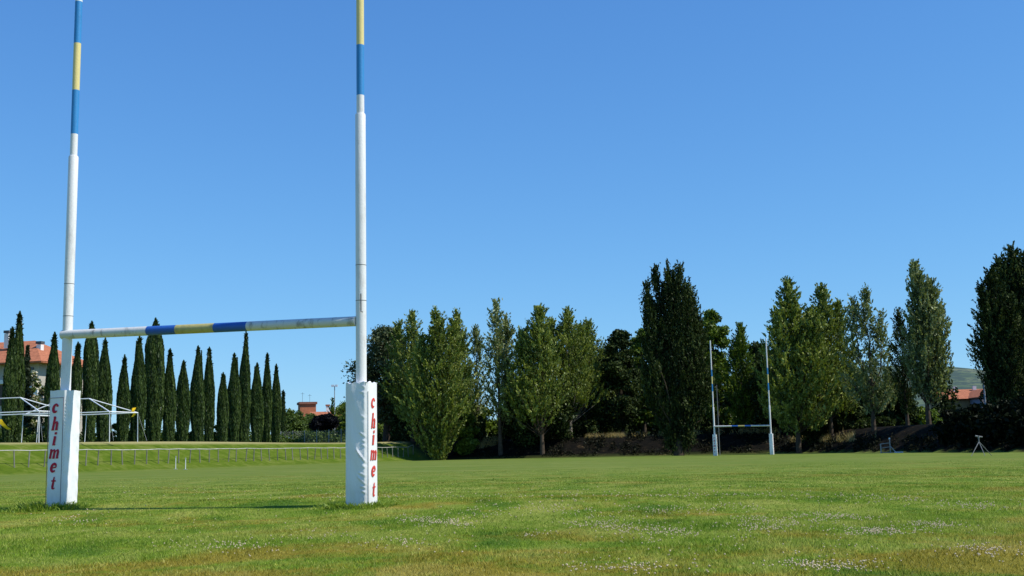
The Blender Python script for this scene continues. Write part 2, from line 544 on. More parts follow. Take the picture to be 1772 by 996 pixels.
def plume_tree(loc, Ht, Wd, label, mat, group=None, cb=.12, shoots=420, size=.15, prof=None, steep=1.0, name='poplar_tree', cat='tree',
               bark='bark', forks=None, trunk_r=None, fill=.25, slen=(.8, 1.9), per=30, gap=.42, srad=.115):
    """tree of many short upward leafy shoots carried on rising limbs; coordinates relative to its base"""
    root = empty(name, loc, label, cat, group)
    prof = prof or loose
    mb = MB()
    tr = trunk_r or Ht*.014
    bend = [Vector((rng.normal()*.010*Ht*k/6, rng.normal()*.010*Ht*k/6, Ht*.93*k/6)) for k in range(7)]
    bend[0] = Vector((0, 0, -.3))
    mb.tube(bend, [tr*(1.35 if k == 0 else 1-.15*k) for k in range(7)], 7)
    def trunk_at(z):
        k = min(max(z/(Ht*.93)*6, 0), 5.999); i = int(k)
        return bend[i].lerp(bend[i+1], k-i)
    if forks is None:
        forks = [(Wd*rng.uniform(.17, .28)*sg, Wd*rng.uniform(-.2, .2), rng.uniform(.80, .95)) for sg in ((1, -1) if rng.random() < .6 else (rng.choice((-1, 1)),))]
    leaders = [(0.0, 0.0, 1.0, 1.0 if not forks else (.92 if len(forks) < 4 else .46))] + [(f[0], f[1], f[2], f[3] if len(f) > 3 else .78) for f in forks]
    ph = rng.uniform(0, 6, 6)
    P_, T_, D_ = [], [], []
    tot = sum(w[3] for w in leaders)
    for fx, fy, fh, share in leaders:
        ns = int(shoots*share/tot)
        if (fx, fy) != (0.0, 0.0):
            t0 = trunk_at(Ht*.3)
            mb.tube([t0, (t0.x+fx*.7, t0.y+fy*.7, Ht*.5*fh), (t0.x+fx, t0.y+fy, Ht*.9*fh)], [tr*.55, tr*.4, tr*.08], 5, caps=False)
        k = 0
        tries = 0
        while k < ns and tries < ns*6:
            tries += 1
            h = cb + (1-cb)*rng.random()**.92
            R_ = Wd/2*share*prof(h)
            az = rng.uniform(0, 2*PI)
            q = rng.random()**.55
            rr = R_*q
            c = trunk_at(h*fh*Ht)
            bx = Vector((c.x + fx*min(1, h/.45) + rr*math.cos(az), c.y + fy*min(1, h/.45) + rr*math.sin(az), h*fh*Ht))
            g = math.sin(bx.x*1.5+ph[0])*math.sin(bx.y*1.4+ph[1])*math.sin(bx.z*1.15+ph[2]) + .5*math.sin(bx.x*3.1+bx.z*2.3+ph[3])
            if g < -.35 + (1-gap)*-1.0 + rng.normal()*.25: continue
            k += 1
            o_ = (.25+.6*q)/steep
            d = Vector((math.cos(az)*o_, math.sin(az)*o_, 1)) + Vector(rng.normal(size=3))*.2
            d.normalize()
            L = rng.uniform(*slen)*Ht/16*(1.15 if h > .85 else 1)
            start = bx - d*L*.6
            if k % 9 == 0:
                j = trunk_at(max(.12*Ht, bx.z - rr*1.6*steep - L*.4))
                mb.tube([j + Vector((fx, fy, 0))*min(1, j.z/Ht/.6)*.6, j.lerp(start, .55) + Vector((0, 0, -.1)), start, start + d*L*.7], [tr*.22, tr*.16, tr*.1, tr*.03], 4, caps=False)
            n = max(6, int(per*rng.uniform(.7, 1.3)))
            tt = rng.random(n)
            off = rng.normal(size=(n, 3))*(srad*Ht/16)*(1.25-tt)[:, None]
            P_.append(np.array(start)[None] + np.array(d)[None]*(tt*L)[:, None] + off)
            D_.append(np.repeat(np.array(d)[None], n, 0))
            T_.append(np.clip(rng.normal(.45 + rng.normal()*.12, .13, n) + .1*(q-.5), 0, 1))
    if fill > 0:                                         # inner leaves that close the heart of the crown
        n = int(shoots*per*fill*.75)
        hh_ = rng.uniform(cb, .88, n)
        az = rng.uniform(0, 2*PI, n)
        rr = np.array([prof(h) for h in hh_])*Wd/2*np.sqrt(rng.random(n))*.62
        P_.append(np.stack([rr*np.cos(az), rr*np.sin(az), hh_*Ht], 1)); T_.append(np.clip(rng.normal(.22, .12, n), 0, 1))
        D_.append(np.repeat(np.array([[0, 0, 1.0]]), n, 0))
    mb.build('trunk', M[bark], root, True)
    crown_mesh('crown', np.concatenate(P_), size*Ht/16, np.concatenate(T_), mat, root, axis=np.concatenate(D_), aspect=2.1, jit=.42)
    return root

def clump_tree(loc, Ht, Wd, label, mat, group=None, cb=.15, clumps=40, leaves=6000, size=.26, name='broadleaf_tree', cat='tree',
               shape=1.0, bark='bark', peak=.5, trunk_r=None, flat=.7, depth=1.0, extra=None):
    """tree or shrub of rounded leaf clumps spread through an ellipsoid"""
    root = empty(name, loc, label, cat, group)
    mb = MB()
    tr = trunk_r or Ht*.016
    mb.tube([(0, 0, -.3), (.02*Wd, 0, Ht*.25), (-.02*Wd, .01*Wd, Ht*.55), (0, 0, Ht*.85)], [tr*1.3, tr, tr*.7, tr*.2], 7)
    pts, tone = [], []
    leaves = int(leaves*2.2); size = size*.66; clumps = int(clumps*1.3)
    per = leaves//clumps
    for j in range(clumps):
        h = rng.uniform(0, 1)
        if h < peak: w_ = .55+.45*math.sin(h/peak*PI/2)
        else: w_ = max(.08, math.cos((h-peak)/(1-peak)*PI/2)**(.7*shape))
        az = rng.uniform(0, 2*PI)
        r = Wd/2*w_*math.sqrt(rng.uniform(.08, 1))*.86
        c = np.array([r*math.cos(az), r*math.sin(az)*depth, Ht*(cb + (1-cb)*h*.95)])
        cr = Wd*rng.uniform(.09, .17)*(1 if h < .8 else .75)
        if rng.random() < .45:
            mb.tube([(0, 0, max(.2, c[2]*.6)), tuple(c*np.array([.5, .5, .86])), tuple(c)], [tr*.3, tr*.2, tr*.06], 4, caps=False)
        n = int(per*rng.uniform(.7, 1.3))
        d = rng.normal(size=(n, 3)); d /= np.linalg.norm(d, axis=1)[:, None]
        rr = rng.random(n)**.45
        k = max(4, n//10)
        sp = rng.normal(size=(k, 3))*.35
        pick = rng.integers(0, k, n)
        pts.append(c + (d*rr[:, None] + sp[pick])*cr*np.array([1, 1, flat]))
        tone.append(np.clip(rng.normal(.44 + rng.normal()*.08, .19, n), 0, 1))
    mb.build('trunk', M[bark], root, True)
    crown_mesh('crown', np.concatenate(pts), size, np.concatenate(tone), mat, root)
    if extra: extra(root, np.concatenate(pts))
    return root

def cypress(loc, Ht, Wd, label, group, tips=1, fat=.5):
    root = empty('cypress_tree', loc, label, 'cypress', group)
    mb = MB()
    mb.tube([(0, 0, -.3), (0, 0, .6), (0, 0, Ht*.5)], [.16, .13, .05], 6)
    mb.build('trunk', M['bark'], root, True)
    n = int(11000 + 900*Ht)
    lean = rng.normal(size=2)*.006*Ht
    ph = rng.uniform(0, 6, 4)
    h = rng.random(n)**1.08
    az = rng.uniform(0, 2*PI, n)
    def pr(h):
        low = np.clip(.66+.34*np.sin(np.clip(h/.42, 0, 1)*PI/2), 0, 1)
        up = np.where(h > fat, np.clip(1-((h-fat)/(1-fat))**1.42, 0, 1), 1)
        return low*up
    lump = 1 + .06*np.sin(az*3+ph[0]+h*5) + .04*np.sin(h*23+ph[1]+az*2) + .045*np.sin(az*7+ph[2]+h*6)
    r = Wd/2*pr(h)*lump*(.80+.25*rng.random(n)**.5)
    p = np.stack([r*np.cos(az)+lean[0]*h, r*np.sin(az)+lean[1]*h, .35+h*(Ht-.35)], 1)
    tone = np.clip(.42 + .22*np.sin(az*7+ph[2]+h*11) + rng.normal(size=n)*.17, 0, 1)
    if tips > 1:
        k = int(n*.16)
        hh_ = rng.uniform(.62, .95, k)
        rr = Wd*.16*np.clip(1-(hh_-.62)/.34, 0, 1)*rng.random(k)**.4
        a2 = rng.uniform(0, 2*PI, k)
        s = -1 if tips == 2 else 1
        p = np.concatenate([p, np.stack([s*Wd*.27*(1-.25*hh_)+rr*np.cos(a2), rr*np.sin(a2), hh_*Ht], 1)])
        tone = np.concatenate([tone, np.clip(rng.normal(.42, .18, k), 0, 1)])
    q, tn = leaf_quads(p, .095, tone, upright=2.4, aspect=4.0)
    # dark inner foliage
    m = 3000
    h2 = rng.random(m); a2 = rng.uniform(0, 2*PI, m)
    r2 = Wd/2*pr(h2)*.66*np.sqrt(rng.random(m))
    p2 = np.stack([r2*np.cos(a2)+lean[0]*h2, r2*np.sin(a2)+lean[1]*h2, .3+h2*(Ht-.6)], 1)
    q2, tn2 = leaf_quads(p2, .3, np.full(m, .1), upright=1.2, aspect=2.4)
    me = np_mesh('crown', np.concatenate([q, q2]), 4, np.concatenate([tn, tn2]))
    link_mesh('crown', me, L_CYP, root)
    return root

# ------------------------------------------------------------------ rugby goals
def stroke_letter(ch):
    """strokes of a heavy slanted serif letter: list of (points, widths); x 0..~1, y 0..1 (x-height 1)"""
    def arc(cx, cy, rx, ry, a0, a1, n=12):
        return [(cx+rx*math.cos(math.radians(a0+(a1-a0)*i/n)), cy+ry*math.sin(math.radians(a0+(a1-a0)*i/n))) for i in range(n+1)]
    def wv(n, a, b, c): return [a+(b-a)*math.sin(PI*i/(n-1))**.8 if c == 0 else a+(b-a)*i/(n-1) for i in range(n)]
    S = []
    if ch == 'c':
        p = arc(.5, .5, .36, .42, 55, 318); S.append((p, wv(len(p), .10, .32, 0)))
        S.append(([(.70, .86), (.72, .66)], [.24, .22]))
    elif ch == 'e':
        p = arc(.5, .5, .36, .42, 10, 318, 16); S.append((p, wv(len(p), .12, .30, 0)))
        S.append(([(.2, .46), (.84, .56)], [.10, .14]))
    elif ch == 'h':
        S.append(([(.24, 0), (.24, 1.5)], [.28, .28])); S.append(([(.02, 1.45), (.3, 1.5)], [.12, .12]))
        p = [(.34, .62), (.48, .88), (.64, .92), (.74, .74), (.76, .4), (.76, .06)]; S.append((p, [.08, .14, .22, .28, .28, .26]))
        S.append(([(.06, .05), (.46, .05)], [.12, .12])); S.append(([(.62, .05), (1.0, .08)], [.12, .12]))
    elif ch == 'i':
        S.append(([(.45, .04), (.45, .98)], [.30, .30])); S.append(([(.22, .93), (.5, .98)], [.12, .12]))
        S.append(([(.28, .05), (.70, .07)], [.12, .12])); S.append(([(.45, 1.2), (.45, 1.46)], [.28, .28]))
    elif ch == 'm':
        for x in (.2, .72, 1.24):
            S.append(([(x, .02), (x, .8 if x > .3 else .98)], [.26, .26])); S.append(([(x-.16, .05), (x+.2, .05)], [.12, .12]))
        S.append(([(0, .93), (.25, .98)], [.12, .12]))
        for x in (.3, .82):
            S.append(([(x, .62), (x+.14, .88), (x+.3, .92), (x+.42, .76)], [.08, .14, .22, .26]))
    elif ch == 't':
        S.append(([(.45, 1.36), (.45, .35), (.5, .12), (.66, .06), (.82, .16)], [.14, .30, .26, .16, .08]))
        S.append(([(.14, .93), (.80, .93)], [.13, .13]))
    return S

def letter_word(pad, mat, centre_z, xdir, ndir, face_d, xoff, xh=.155, slant=.22):
    """letters of the word stacked down a pad face"""
    lay = 0
    for ch, z in zip('chimet', centre_z):
        mb = MB()
        wid = 1.44 if ch == 'm' else 1.0
        cy = .72 if ch in 'hit' else .5
        for pts, ws in stroke_letter(ch):
            vs, fs = [], []
            for i, (x, y) in enumerate(pts):
                x0, y0 = pts[max(i-1, 0)]; x1, y1 = pts[min(i+1, len(pts)-1)]
                tx, ty = x1-x0, y1-y0
                l = math.hypot(tx, ty) or 1
                nx, ny = -ty/l, tx/l
                for sg in (1, -1):
                    X = x + sg*nx*ws[i]*.61; Y = y + sg*ny*ws[i]*.58
                    X += slant*(Y-.5)
                    p = xdir*(xoff + (X-wid/2)*xh*.92) + ndir*(face_d + .0012 + lay*.0004) + Vector((0, 0, z + (Y-cy)*xh))
                    vs.append(p)
                if i: fs.append((2*i-2, 2*i-1, 2*i+1, 2*i))
            mb.add(vs, fs); lay = (lay+1) % 8
        mb.build('letter', mat, pad)

CREASES = [(1.84, .6, .22, .10), (1.76, .7, .30, .05), (1.71, .5, .16, .14), (1.38, .5, .24, .10), (1.10, .9, .34, .13), (1.03, .6, .18, .06), (.95, .6, .20, .12), (.72, 2.0, .50, .22),
           (.64, .7, .18, .10), (.52, .9, .38, .07), (.39, 1.3, .46, .15), (.34, .9, .30, .05), (.26, 1.0, .24, .10), (.10, .6, .16, .10)]
def pad_surface(Hp, w, seed, wrinkle, flat_side=None):
    """padded square sleeve in goal axes (A, N), slightly bulged and creased; returns MB"""
    r = np.random.default_rng(seed)
    mb = MB()
    nc, rows = 25, 130
    prof_ = []
    rc = .035
    for side in range(4):
        for k in range(nc):
            s = k/(nc-1)*2-1
            prof_.append((side, s))
    vs = []
    ph = r.uniform(0, 6, 8)
    for j in range(rows+1):
        z = Hp*j/rows
        for side, s in prof_:
            hw = w/2
            x = s*(hw-rc)
            y = hw
            e = abs(s)
            if e > .93: y -= rc*((e-.93)/.07)**2*.35
            bul = .010*(1-s*s)*math.sin(z*2.1+ph[side]) + .006*math.sin(z*9+ph[side+2]+s*3)*(1-s*s)
            if wrinkle:
                # slack cover: sagging creases gathered towards the lit edge of the camera side
                g = 0
                if side == 0:
                    for cz, am, ln, sl in CREASES:
                        zz = z - (cz + (1-s)*sl)
                        fall = max(0, (s-(1-2*ln))/(2*ln))
                        hump = min(1, fall*2.2)*(1.1-fall)*1.3
                        g += am*.024*hump*math.exp(-(zz/.013)**2)
                        g -= am*.010*hump*math.exp(-((zz+.036)/.020)**2)
                    g -= .004*(s > .1)*(s-.1)*(1+math.sin(z*7.3)+.6*math.sin(z*17+2))
                    g += .005*math.exp(-((s+.45)/.05)**2)*(.4+.6*math.sin(z*5+1)**2)
                bul += g
            else:
                bul += .0035*math.sin(z*26+s*2+ph[4])*(e > .5)
            if side == flat_side: bul *= .25
            y += bul
            # side 0 faces -N (camera), 1 faces +A, 2 faces +N, 3 faces -A
            if side == 0: p = A*x - N*y
            elif side == 1: p = A*y + N*x
            elif side == 2: p = -A*x + N*y
            else: p = -A*y - N*x
            vs.append((p.x, p.y, z + (.012*math.sin(s*7+side*2+ph[5])*(j == rows) if wrinkle else .004*math.sin(s*5+ph[6])*(j == rows))))
    n = len(prof_)
    fs = []
    for j in range(rows):
        for k in range(n):
            k2 = (k+1) % n
            fs.append((j*n+k, j*n+k2, (j+1)*n+k2, (j+1)*n+k))
    mb.add(vs, fs)
    # top, sunk a little towards the post
    top = vs[-n:]
    inner = [(p[0]*.35, p[1]*.35, Hp-.03) for p in top]
    mb.add(top+inner, [(k, (k+1) % n, n+(k+1) % n, n+k) for k in range(n)])
    return mb

def vinyl(name, tint):
    t = NT(name)
    p = t.obj()
    st = t.noise(2.2, 6, .65, t.obj((1, 1, .5)))
    c = t.mix(t.ramp(st, [(.45, 0.0), (.75, .45)]), tint, (.55, .55, .53))
    low = t.new('ShaderNodeSeparateXYZ'); t.link(p, low.inputs[0])
    mr = t.new('ShaderNodeMapRange'); t.link(low.outputs['Z'], mr.inputs['Value'])
    mr.inputs['From Min'].default_value = .55; mr.inputs['From Max'].default_value = 0.0
    c = t.mix(t.math('MULTIPLY', mr.outputs[0], t.ramp(t.noise(7, 5, .7, p), [(.3, .1), (.7, .55)])), c, (.42, .42, .33))
    t.principled(c, .5, .35, t.noise(14, 5, .6, t.obj((1, 1, .6))), .006)
    return t.mat
M['vinyl'] = vinyl('white_vinyl_cover', (.86, .86, .86))

def make_goal(centre, Lz, Rz, label, far=False):
    """Lz, Rz: dicts of heights for each upright"""
    root = empty('rugby_goal', centre, label, 'rugby goal')
    sides = 10 if far else 20
    for s, Z in ((-1, Lz), (1, Rz)):
        base = A*(2.8*s)
        r1, r2 = .083, .062
        mb = MB()
        zs = [0, Z['pad']*.5, Z['bar'], (Z['bar']+Z['S'])/2, Z['S']-.02, Z['S']]
        mb.tube([base+Vector((0, 0, z)) for z in zs], [r1, r1, r1, r1, r1, r1*.92], sides)
        post = mb.build('post', M['white'], root, False)
        for p in post.data.polygons: p.use_smooth = len(p.vertices) == 4
        zz = [Z['S']-.05, Z['b1'], Z['b2'], Z['b3'], Z['b4'], Z['top']]
        mb = MB()
        mb.tube([base+Vector((0, 0, z)) for z in zz], r2, sides, mi=[0, 1, 2, 1, 0])
        pole = mb.build('pole', [M['white'], M['blue'], M['yellow']], post, False)
        for p in pole.data.polygons: p.use_smooth = len(p.vertices) == 4
        if not far:
            for zr in (Z['bar']+.32, Z['bar']+.33+.55):
                MB().tube([base+Vector((0, 0, zr-.004)), base+Vector((0, 0, zr+.004))], r1+.002, sides).build('ring', M['darksteel'], post)
            if s == 1:
                q = base + A*.045 - N*(r1+.008)
                MB().tube([q+Vector((0, 0, Z['bar']+.42)), q+Vector((0, 0, Z['bar']+.14)), q+A*.03+Vector((0, 0, Z['bar']+.13))], .008, 6).build('hook', M['darksteel'], post)
        # pad
        pb = pad_surface(Z['pad'], .385, 3+s, (s == 1) and not far, 0 if s == -1 else 1)
        pad = pb.build('post_pad', M['vinyl'], root, True)
        pad.location = base
        front = (s == -1)
        xd, nd = (A, -N) if front else (N, A)
        zc = Z['letters']
        letter_word(pad, M['red'] if front else M['redsun'], zc, xd, nd, .1975, -.02 if front else .015, xh=.15)
        if not far:
            sb = MB()
            z0, z1 = .06, Z['pad']-.13
            for x in ((-.165, .135) if front else (-.155,)):
                if front or x < 0: sb.box(xd*x + nd*.1955 + Vector((0, 0, (z0+z1)/2)), (.007, .006, z1-z0), axes=(xd, nd, Vector((0, 0, 1))))
            if front: sb.box(xd*(-.015) + nd*.1955 + Vector((0, 0, z1+.004)), (.307, .006, .008), axes=(xd, nd, Vector((0, 0, 1))))
            if front:
                zg = []
                for k in range(int((z1-z0)/.03)):
                    zg.append(A*(.158 if k % 2 else .190) - N*(.203 if k % 2 else .196) + Vector((0, 0, z0+.03*k)))
                MB().tube(zg, .0035, 4).build('lacing', M['white'], pad)
            sb.build('seam', M['seam'] if front else simple('faint_seam', (.55, .5, .5), .1), pad)
            fb = MB()
            r = np.random.default_rng(40+s)
            for k in range(12 if s == 1 else 0):            # the folded top edge of the cover
                sd = k % 4
                x = r.uniform(-.15, .15)
                if sd == 0: q = A*x - N*.172
                elif sd == 1: q = A*.172 + N*x
                elif sd == 2: q = A*x + N*.172
                else: q = -A*.172 + N*x
                fb.tube([q + A*(-.06 if sd % 2 == 0 else 0) + N*(-.06 if sd % 2 else 0) + Vector((0, 0, Z['pad']+r.uniform(-.01, .004))),
                         q + Vector((0, 0, Z['pad']+r.uniform(0, .018 if s == 1 else .006))),
                         q + A*(.06 if sd % 2 == 0 else 0) + N*(.06 if sd % 2 else 0) + Vector((0, 0, Z['pad']+r.uniform(-.01, .004)))], [.004, .010, .004], 6)
            if s == 1: fb.build('cover_fold', M['vinyl'], pad, True)
    # crossbar with its bands
    p0 = A*(-2.8) + Vector((0, 0, Lz['bar'])) ; p1 = A*2.8 + Vector((0, 0, Rz['bar']))
    p0 = p0 - A*.075
    p1 = p1 - A*.07
    fr = Lz['bands']
    off = -N*.035
    ts = [0] + fr + [1]
    rb = .078
    mb = MB()
    mb.tube([p0.lerp(p1, t_)+off for t_ in ts], rb, sides, mi=[0, 1, 2, 1, 0])
    bar = mb.build('crossbar', [M['barwhite'], M['barblue'], M['baryellow']], root)
    for p in bar.data.polygons: p.use_smooth = len(p.vertices) == 4
    return root

Lp, Rp = G - A*2.8, G + A*2.8
bands = []
for bx in (265, 315, 381, 438):
    lo, hi = 0.0, 1.0
    p0 = Lp + Vector((0, 0, zof(Lp, 579))); p1 = Rp + Vector((0, 0, zof(Rp, 555.5)))
    for _ in range(40):
        m = (lo+hi)/2
        if proj(p0.lerp(p1, m))[0] < bx: lo = m
        else: hi = m
    bands.append(lo)
Lz = dict(pad=zof(Lp, 676), bar=zof(Lp, 579), S=zof(Lp, 270), b1=zof(Lp, 232), b2=zof(Lp, 156), b3=zof(Lp, 75), b4=zof(Lp, 3), top=11.68, bands=bands,
          letters=[zof(Lp-N*.19, y) for y in (706, 733, 759, 785, 809, 835)])
Rz = dict(pad=zof(Rp, 663), bar=zof(Rp, 555.5), S=zof(Rp, 197), b1=zof(Rp, 165), b2=zof(Rp, 78), b3=zof(Rp, 78)+.82, b4=zof(Rp, 78)+1.62, top=11.68,
          letters=[zof(Rp+A*.19, y) for y in (697, 728, 757, 787, 815, 846)])
make_goal(G, Lz, Rz, 'large near rugby goal with blue and yellow banded posts and white pads')

FG = uv(-5.59, 100)
fl, fr_ = FG - A*2.8, FG + A*2.8
Lz2 = dict(pad=zof(fl, 751.5), bar=zof(fl, 737.5), S=zof(fl, 704), b1=zof(fl, 677), b2=zof(fl, 664), b3=zof(fl, 651), b4=zof(fl, 639.5), top=zof(fl, 589), bands=[.33, .44, .56, .67],
           letters=[1.78-.27*k for k in range(6)])
Rz2 = dict(pad=zof(fr_, 750), bar=zof(fr_, 736), S=zof(fr_, 701), b1=zof(fr_, 675), b2=zof(fr_, 662), b3=zof(fr_, 647.5), b4=zof(fr_, 636), top=zof(fr_, 585),
           letters=[1.82-.27*k for k in range(6)])
make_goal(FG, Lz2, Rz2, 'distant rugby goal standing before the dark trees at the far end', far=True)

# ------------------------------------------------------------------ tufts of long grass round the two pads
def tuft(centre, label, n, spread, hmax, seed):
    r = np.random.default_rng(seed)
    az = r.uniform(0, 2*PI, n)
    rad = .2 + np.abs(r.normal(size=n))*spread
    bx = np.stack([rad*np.cos(az)*1.3, rad*np.sin(az), np.zeros(n)], 1)
    hgt = hmax*r.uniform(.35, 1.0, n)*np.clip(1.25-(rad-.2)*1.6, .25, 1)
    lean = r.normal(size=(n, 2))*.45 + np.stack([np.cos(az), np.sin(az)], 1)*.25
    wd = r.uniform(.006, .014, n)
    th = r.uniform(0, PI, n)
    side = np.stack([np.cos(th), np.sin(th), np.zeros(n)], 1)*wd[:, None]
    midp = bx + np.stack([lean[:, 0]*hgt*.3, lean[:, 1]*hgt*.3, hgt*.62], 1)
    tip = bx + np.stack([lean[:, 0]*hgt, lean[:, 1]*hgt, hgt*.95], 1)
    q1 = np.stack([bx-side*.6, bx+side*.6, midp+side, midp-side], 1)
    q2 = np.stack([midp-side, midp+side, tip+side*.15, tip-side*.15], 1)
    me = np_mesh('grass_tuft', np.concatenate([q1, q2]).reshape(-1, 3), 4, np.tile(np.repeat(np.clip(r.normal(.5, .2, n), 0, 1), 4), 2))
    o = link_mesh('grass_tuft', me, L_TUFT)
    o.location = centre
    return tag(o, label, 'grass tuft')
tuft(Lp-N*.12-A*.12, 'long green grass tuft round the foot of the left padded post', 2200, .26, .20, 5)
tuft(Rp-N*.10, 'short dark grass tuft round the foot of the right padded post', 1500, .15, .16, 6)

# ------------------------------------------------------------------ grass blades and clover over the near pitch (beyond counting)
def field_points(n, y0, y1):
    Y = np.sqrt(rng.uniform(y0*y0, y1*y1, n))
    X = rng.uniform(-.52, .52, n)*Y + rng.uniform(-1.2, 1.2, n)
    return X, Y
def ground_z(X, Y):
    dx, dy = X-G.x, Y-G.y
    return height(dx*A.x+dy*A.y, dx*N.x+dy*N.y)[0]
bl, tn_ = [], []
for n, y0, y1, hgt, wd in ((180000, 6.4, 13.5, .042, .0032), (150000, 13.5, 22, .040, .0050), (110000, 22, 36, .036, .0085), (30000, 36, 52, .026, .014)):
    X, Y = field_points(n, y0, y1)
    # patchy: taller dry tufts here and there
    pat = np.sin(X*1.7+np.sin(Y*1.1)*2)*np.sin(Y*1.3+np.sin(X*.9)*2)
    h = hgt*.74*rng.uniform(.35, 1.15, n)*(1+.35*pat)
    lean = rng.normal(size=(n, 2))*.55
    th = rng.uniform(0, PI, n)
    sd = np.stack([np.cos(th), np.sin(th), np.zeros(n)], 1)*(wd*rng.uniform(.6, 1.4, n))[:, None]
    b = np.stack([X, Y, ground_z(X, Y)-.004], 1)
    tip = b + np.stack([lean[:, 0]*h, lean[:, 1]*h, h], 1)
    bl.append(np.stack([b-sd, b+sd, tip], 1).reshape(-1, 3))
    tn_.append(np.repeat(rng.random(n), 3))
me = np_mesh('grass', np.concatenate(bl), 3, np.concatenate(tn_))
tag(link_mesh('grass', me, M['blade']), 'short mown green and straw coloured grass over the near pitch', 'grass', kind='stuff')

OC = np.array([[1, 0, 0], [-1, 0, 0], [0, 1, 0], [0, -1, 0], [0, 0, 1], [0, 0, -1]], float)
OF = [(0, 2, 4), (2, 1, 4), (1, 3, 4), (3, 0, 4), (2, 0, 5), (1, 2, 5), (3, 1, 5), (0, 3, 5)]
fp = []
PATCH = [(750, 905, 55, 10, 260), (790, 912, 40, 7, 120), (850, 890, 60, 8, 120), (1060, 915, 70, 9, 260), (1150, 925, 55, 10, 260), (1120, 890, 90, 9, 200), (1030, 905, 40, 8, 120),
         (1420, 900, 70, 7, 420), (1510, 926, 45, 6, 380), (1330, 915, 60, 7, 260), (1300, 905, 30, 5, 90), (1610, 916, 45, 8, 260), (1680, 880, 60, 6, 160), (1250, 885, 60, 6, 140),
         (1440, 986, 80, 7, 300), (1100, 990, 90, 7, 220), (1700, 960, 60, 12, 160), (400, 950, 80, 12, 160), (130, 900, 50, 10, 90), (1560, 870, 120, 8, 200), (960, 885, 80, 8, 140), (560, 930, 60, 8, 60),
         (920, 930, 30, 5, 50), (700, 945, 60, 8, 90), (1200, 860, 260, 12, 420), (700, 860, 200, 12, 220), (300, 850, 160, 10, 120), (1300, 940, 400, 30, 260), (500, 920, 400, 40, 160)]
for px, py, sx, sy, n in PATCH:
    for _ in range(n):
        qx, qy = px + rng.normal()*sx*.6, py + rng.normal()*sy*.6
        if math.sin(qx*.09+qy*.5)+math.sin(qx*.031-qy*.33+1)+rng.normal()*.6 < -.2: continue
        if qy < 835: continue
        p = gp(qx, qy)
        fp.append((p.x + rng.normal()*.03, p.y + rng.normal()*.1, rng.uniform(.025, .05)))
fp = np.array(fp)
fp[:, 2] += ground_z(fp[:, 0], fp[:, 1])
rad = rng.uniform(.005, .0105, len(fp))*np.clip(fp[:, 1]/14, .9, 1.35)
vv = fp[:, None, :] + OC[None]*rad[:, None, None]
tri = np.concatenate([vv[:, list(f), :] for f in OF], 1).reshape(-1, 3)
me = np_mesh('clover_flowers', tri, 3)
tag(link_mesh('clover_flowers', me, M['petal']), 'pale pinkish white clover heads scattered in patches over the grass', 'clover', kind='stuff')

# ------------------------------------------------------------------ left bank: rail fence, tent frames, cypresses, house
def bank_line(px, off):
    """point on the line parallel to the touchline, off metres outside it, in the direction px"""
    r = ray(px, 780); k = r.x/r.y
    b = uv(-49.6-off, 0)
    tt = (k*b.y - b.x)/(N.x - k*N.y)
    p = b + N*tt
    p.z = hz(p)
    return p

rf0 = bank_line(-30, 1.6)
fence = empty('rail_fence', rf0, 'long low grey rail fence along the grassy left bank', 'fence')
rp = []
n_post = 56
for k in range(n_post):
    p = rf0 + N*(1.52*k + random.uniform(-.12, .12))
    p.z = hz(p)
    if proj(p)[0] > 717: break
    rp.append(p)
for k, p in enumerate(rp):
    ln = Vector((random.uniform(-.09, .09), random.uniform(-.09, .09), 1))
    hgt = 1.22 + random.uniform(-.03, .03)
    MB().tube([p-Vector((0, 0, .1)), p+ln*hgt], .05, 6).build('post', M['railmetal'], fence, origin=rf0)
    rp[k] = p+ln*(hgt+.01)
MB().tube(rp, .04, 6).build('rail', M['railtop'], fence, True, origin=rf0)

def tent(label, P0, length, width, legs_mid, group, seed):
    """bare hipped marquee frame; P0 near left corner, length along A, width along N"""
    r = random.Random(seed)
    root = empty('tent_frame', P0, label, 'tent frame', group)
    e, rdg = 2.45, 3.75
    def Q(u, v, z): return A*u + N*v + Vector((0, 0, z))
    c = [Q(0, 0, e), Q(length, 0, e), Q(length, width, e), Q(0, width, e)]
    R0, R1 = Q(2.4, width/2, rdg), Q(length-3.7, width/2, rdg)
    for p in c:
        q = p + Vector((r.uniform(-.08, .08), 0, 0))
        MB().tube([(q.x, q.y, -.1), tuple(p)], .035, 6).build('leg', M['tentwhite'], root)
    for u, v in legs_mid:
        p = Q(length*u, width*v, e)
        MB().tube([(p.x-.1, p.y, -.1), tuple(p)], .03, 6).build('leg', M['tentwhite'], root)
    for i in range(4):
        MB().tube([c[i], c[(i+1) % 4]], .055, 6).build('eave_beam', M['tentwhite'], root)
    MB().tube([R0, R1], .05, 6).build('ridge_beam', M['tentwhite'], root)
    for a_, b_ in ((c[0], R0), (c[3], R0), (c[1], R1), (c[2], R1)):
        MB().tube([a_, b_], .05, 6).build('rafter', M['tentwhite'], root)
    for u, v, du in ((length, width, .95), (length, 0, .5)):
        p = Q(u, v, e)
        MB().tube([tuple(p), (p.x+du, p.y-.3, 0)], .012, 5).build('guy_rope', M['steel'], root)
    return root, c

tY = 99.0
tp = on_ground(38, tY)
t1, tc1 = tent('bare white tent frame with a yellow cloth on its right corner', tp, 9.1, 3.7, ((.40, 1.0), (0.0, .5)), 'white tent frames on the bank', 1)
tp2 = on_ground(-86, tY-3.5)
t2, tc2 = tent('bare white tent frame cut off by the left edge, yellow cloth hanging on it', tp2, 9.1, 3.7, ((.56, 0.0), (.78, 1.0)), 'white tent frames on the bank', 2)

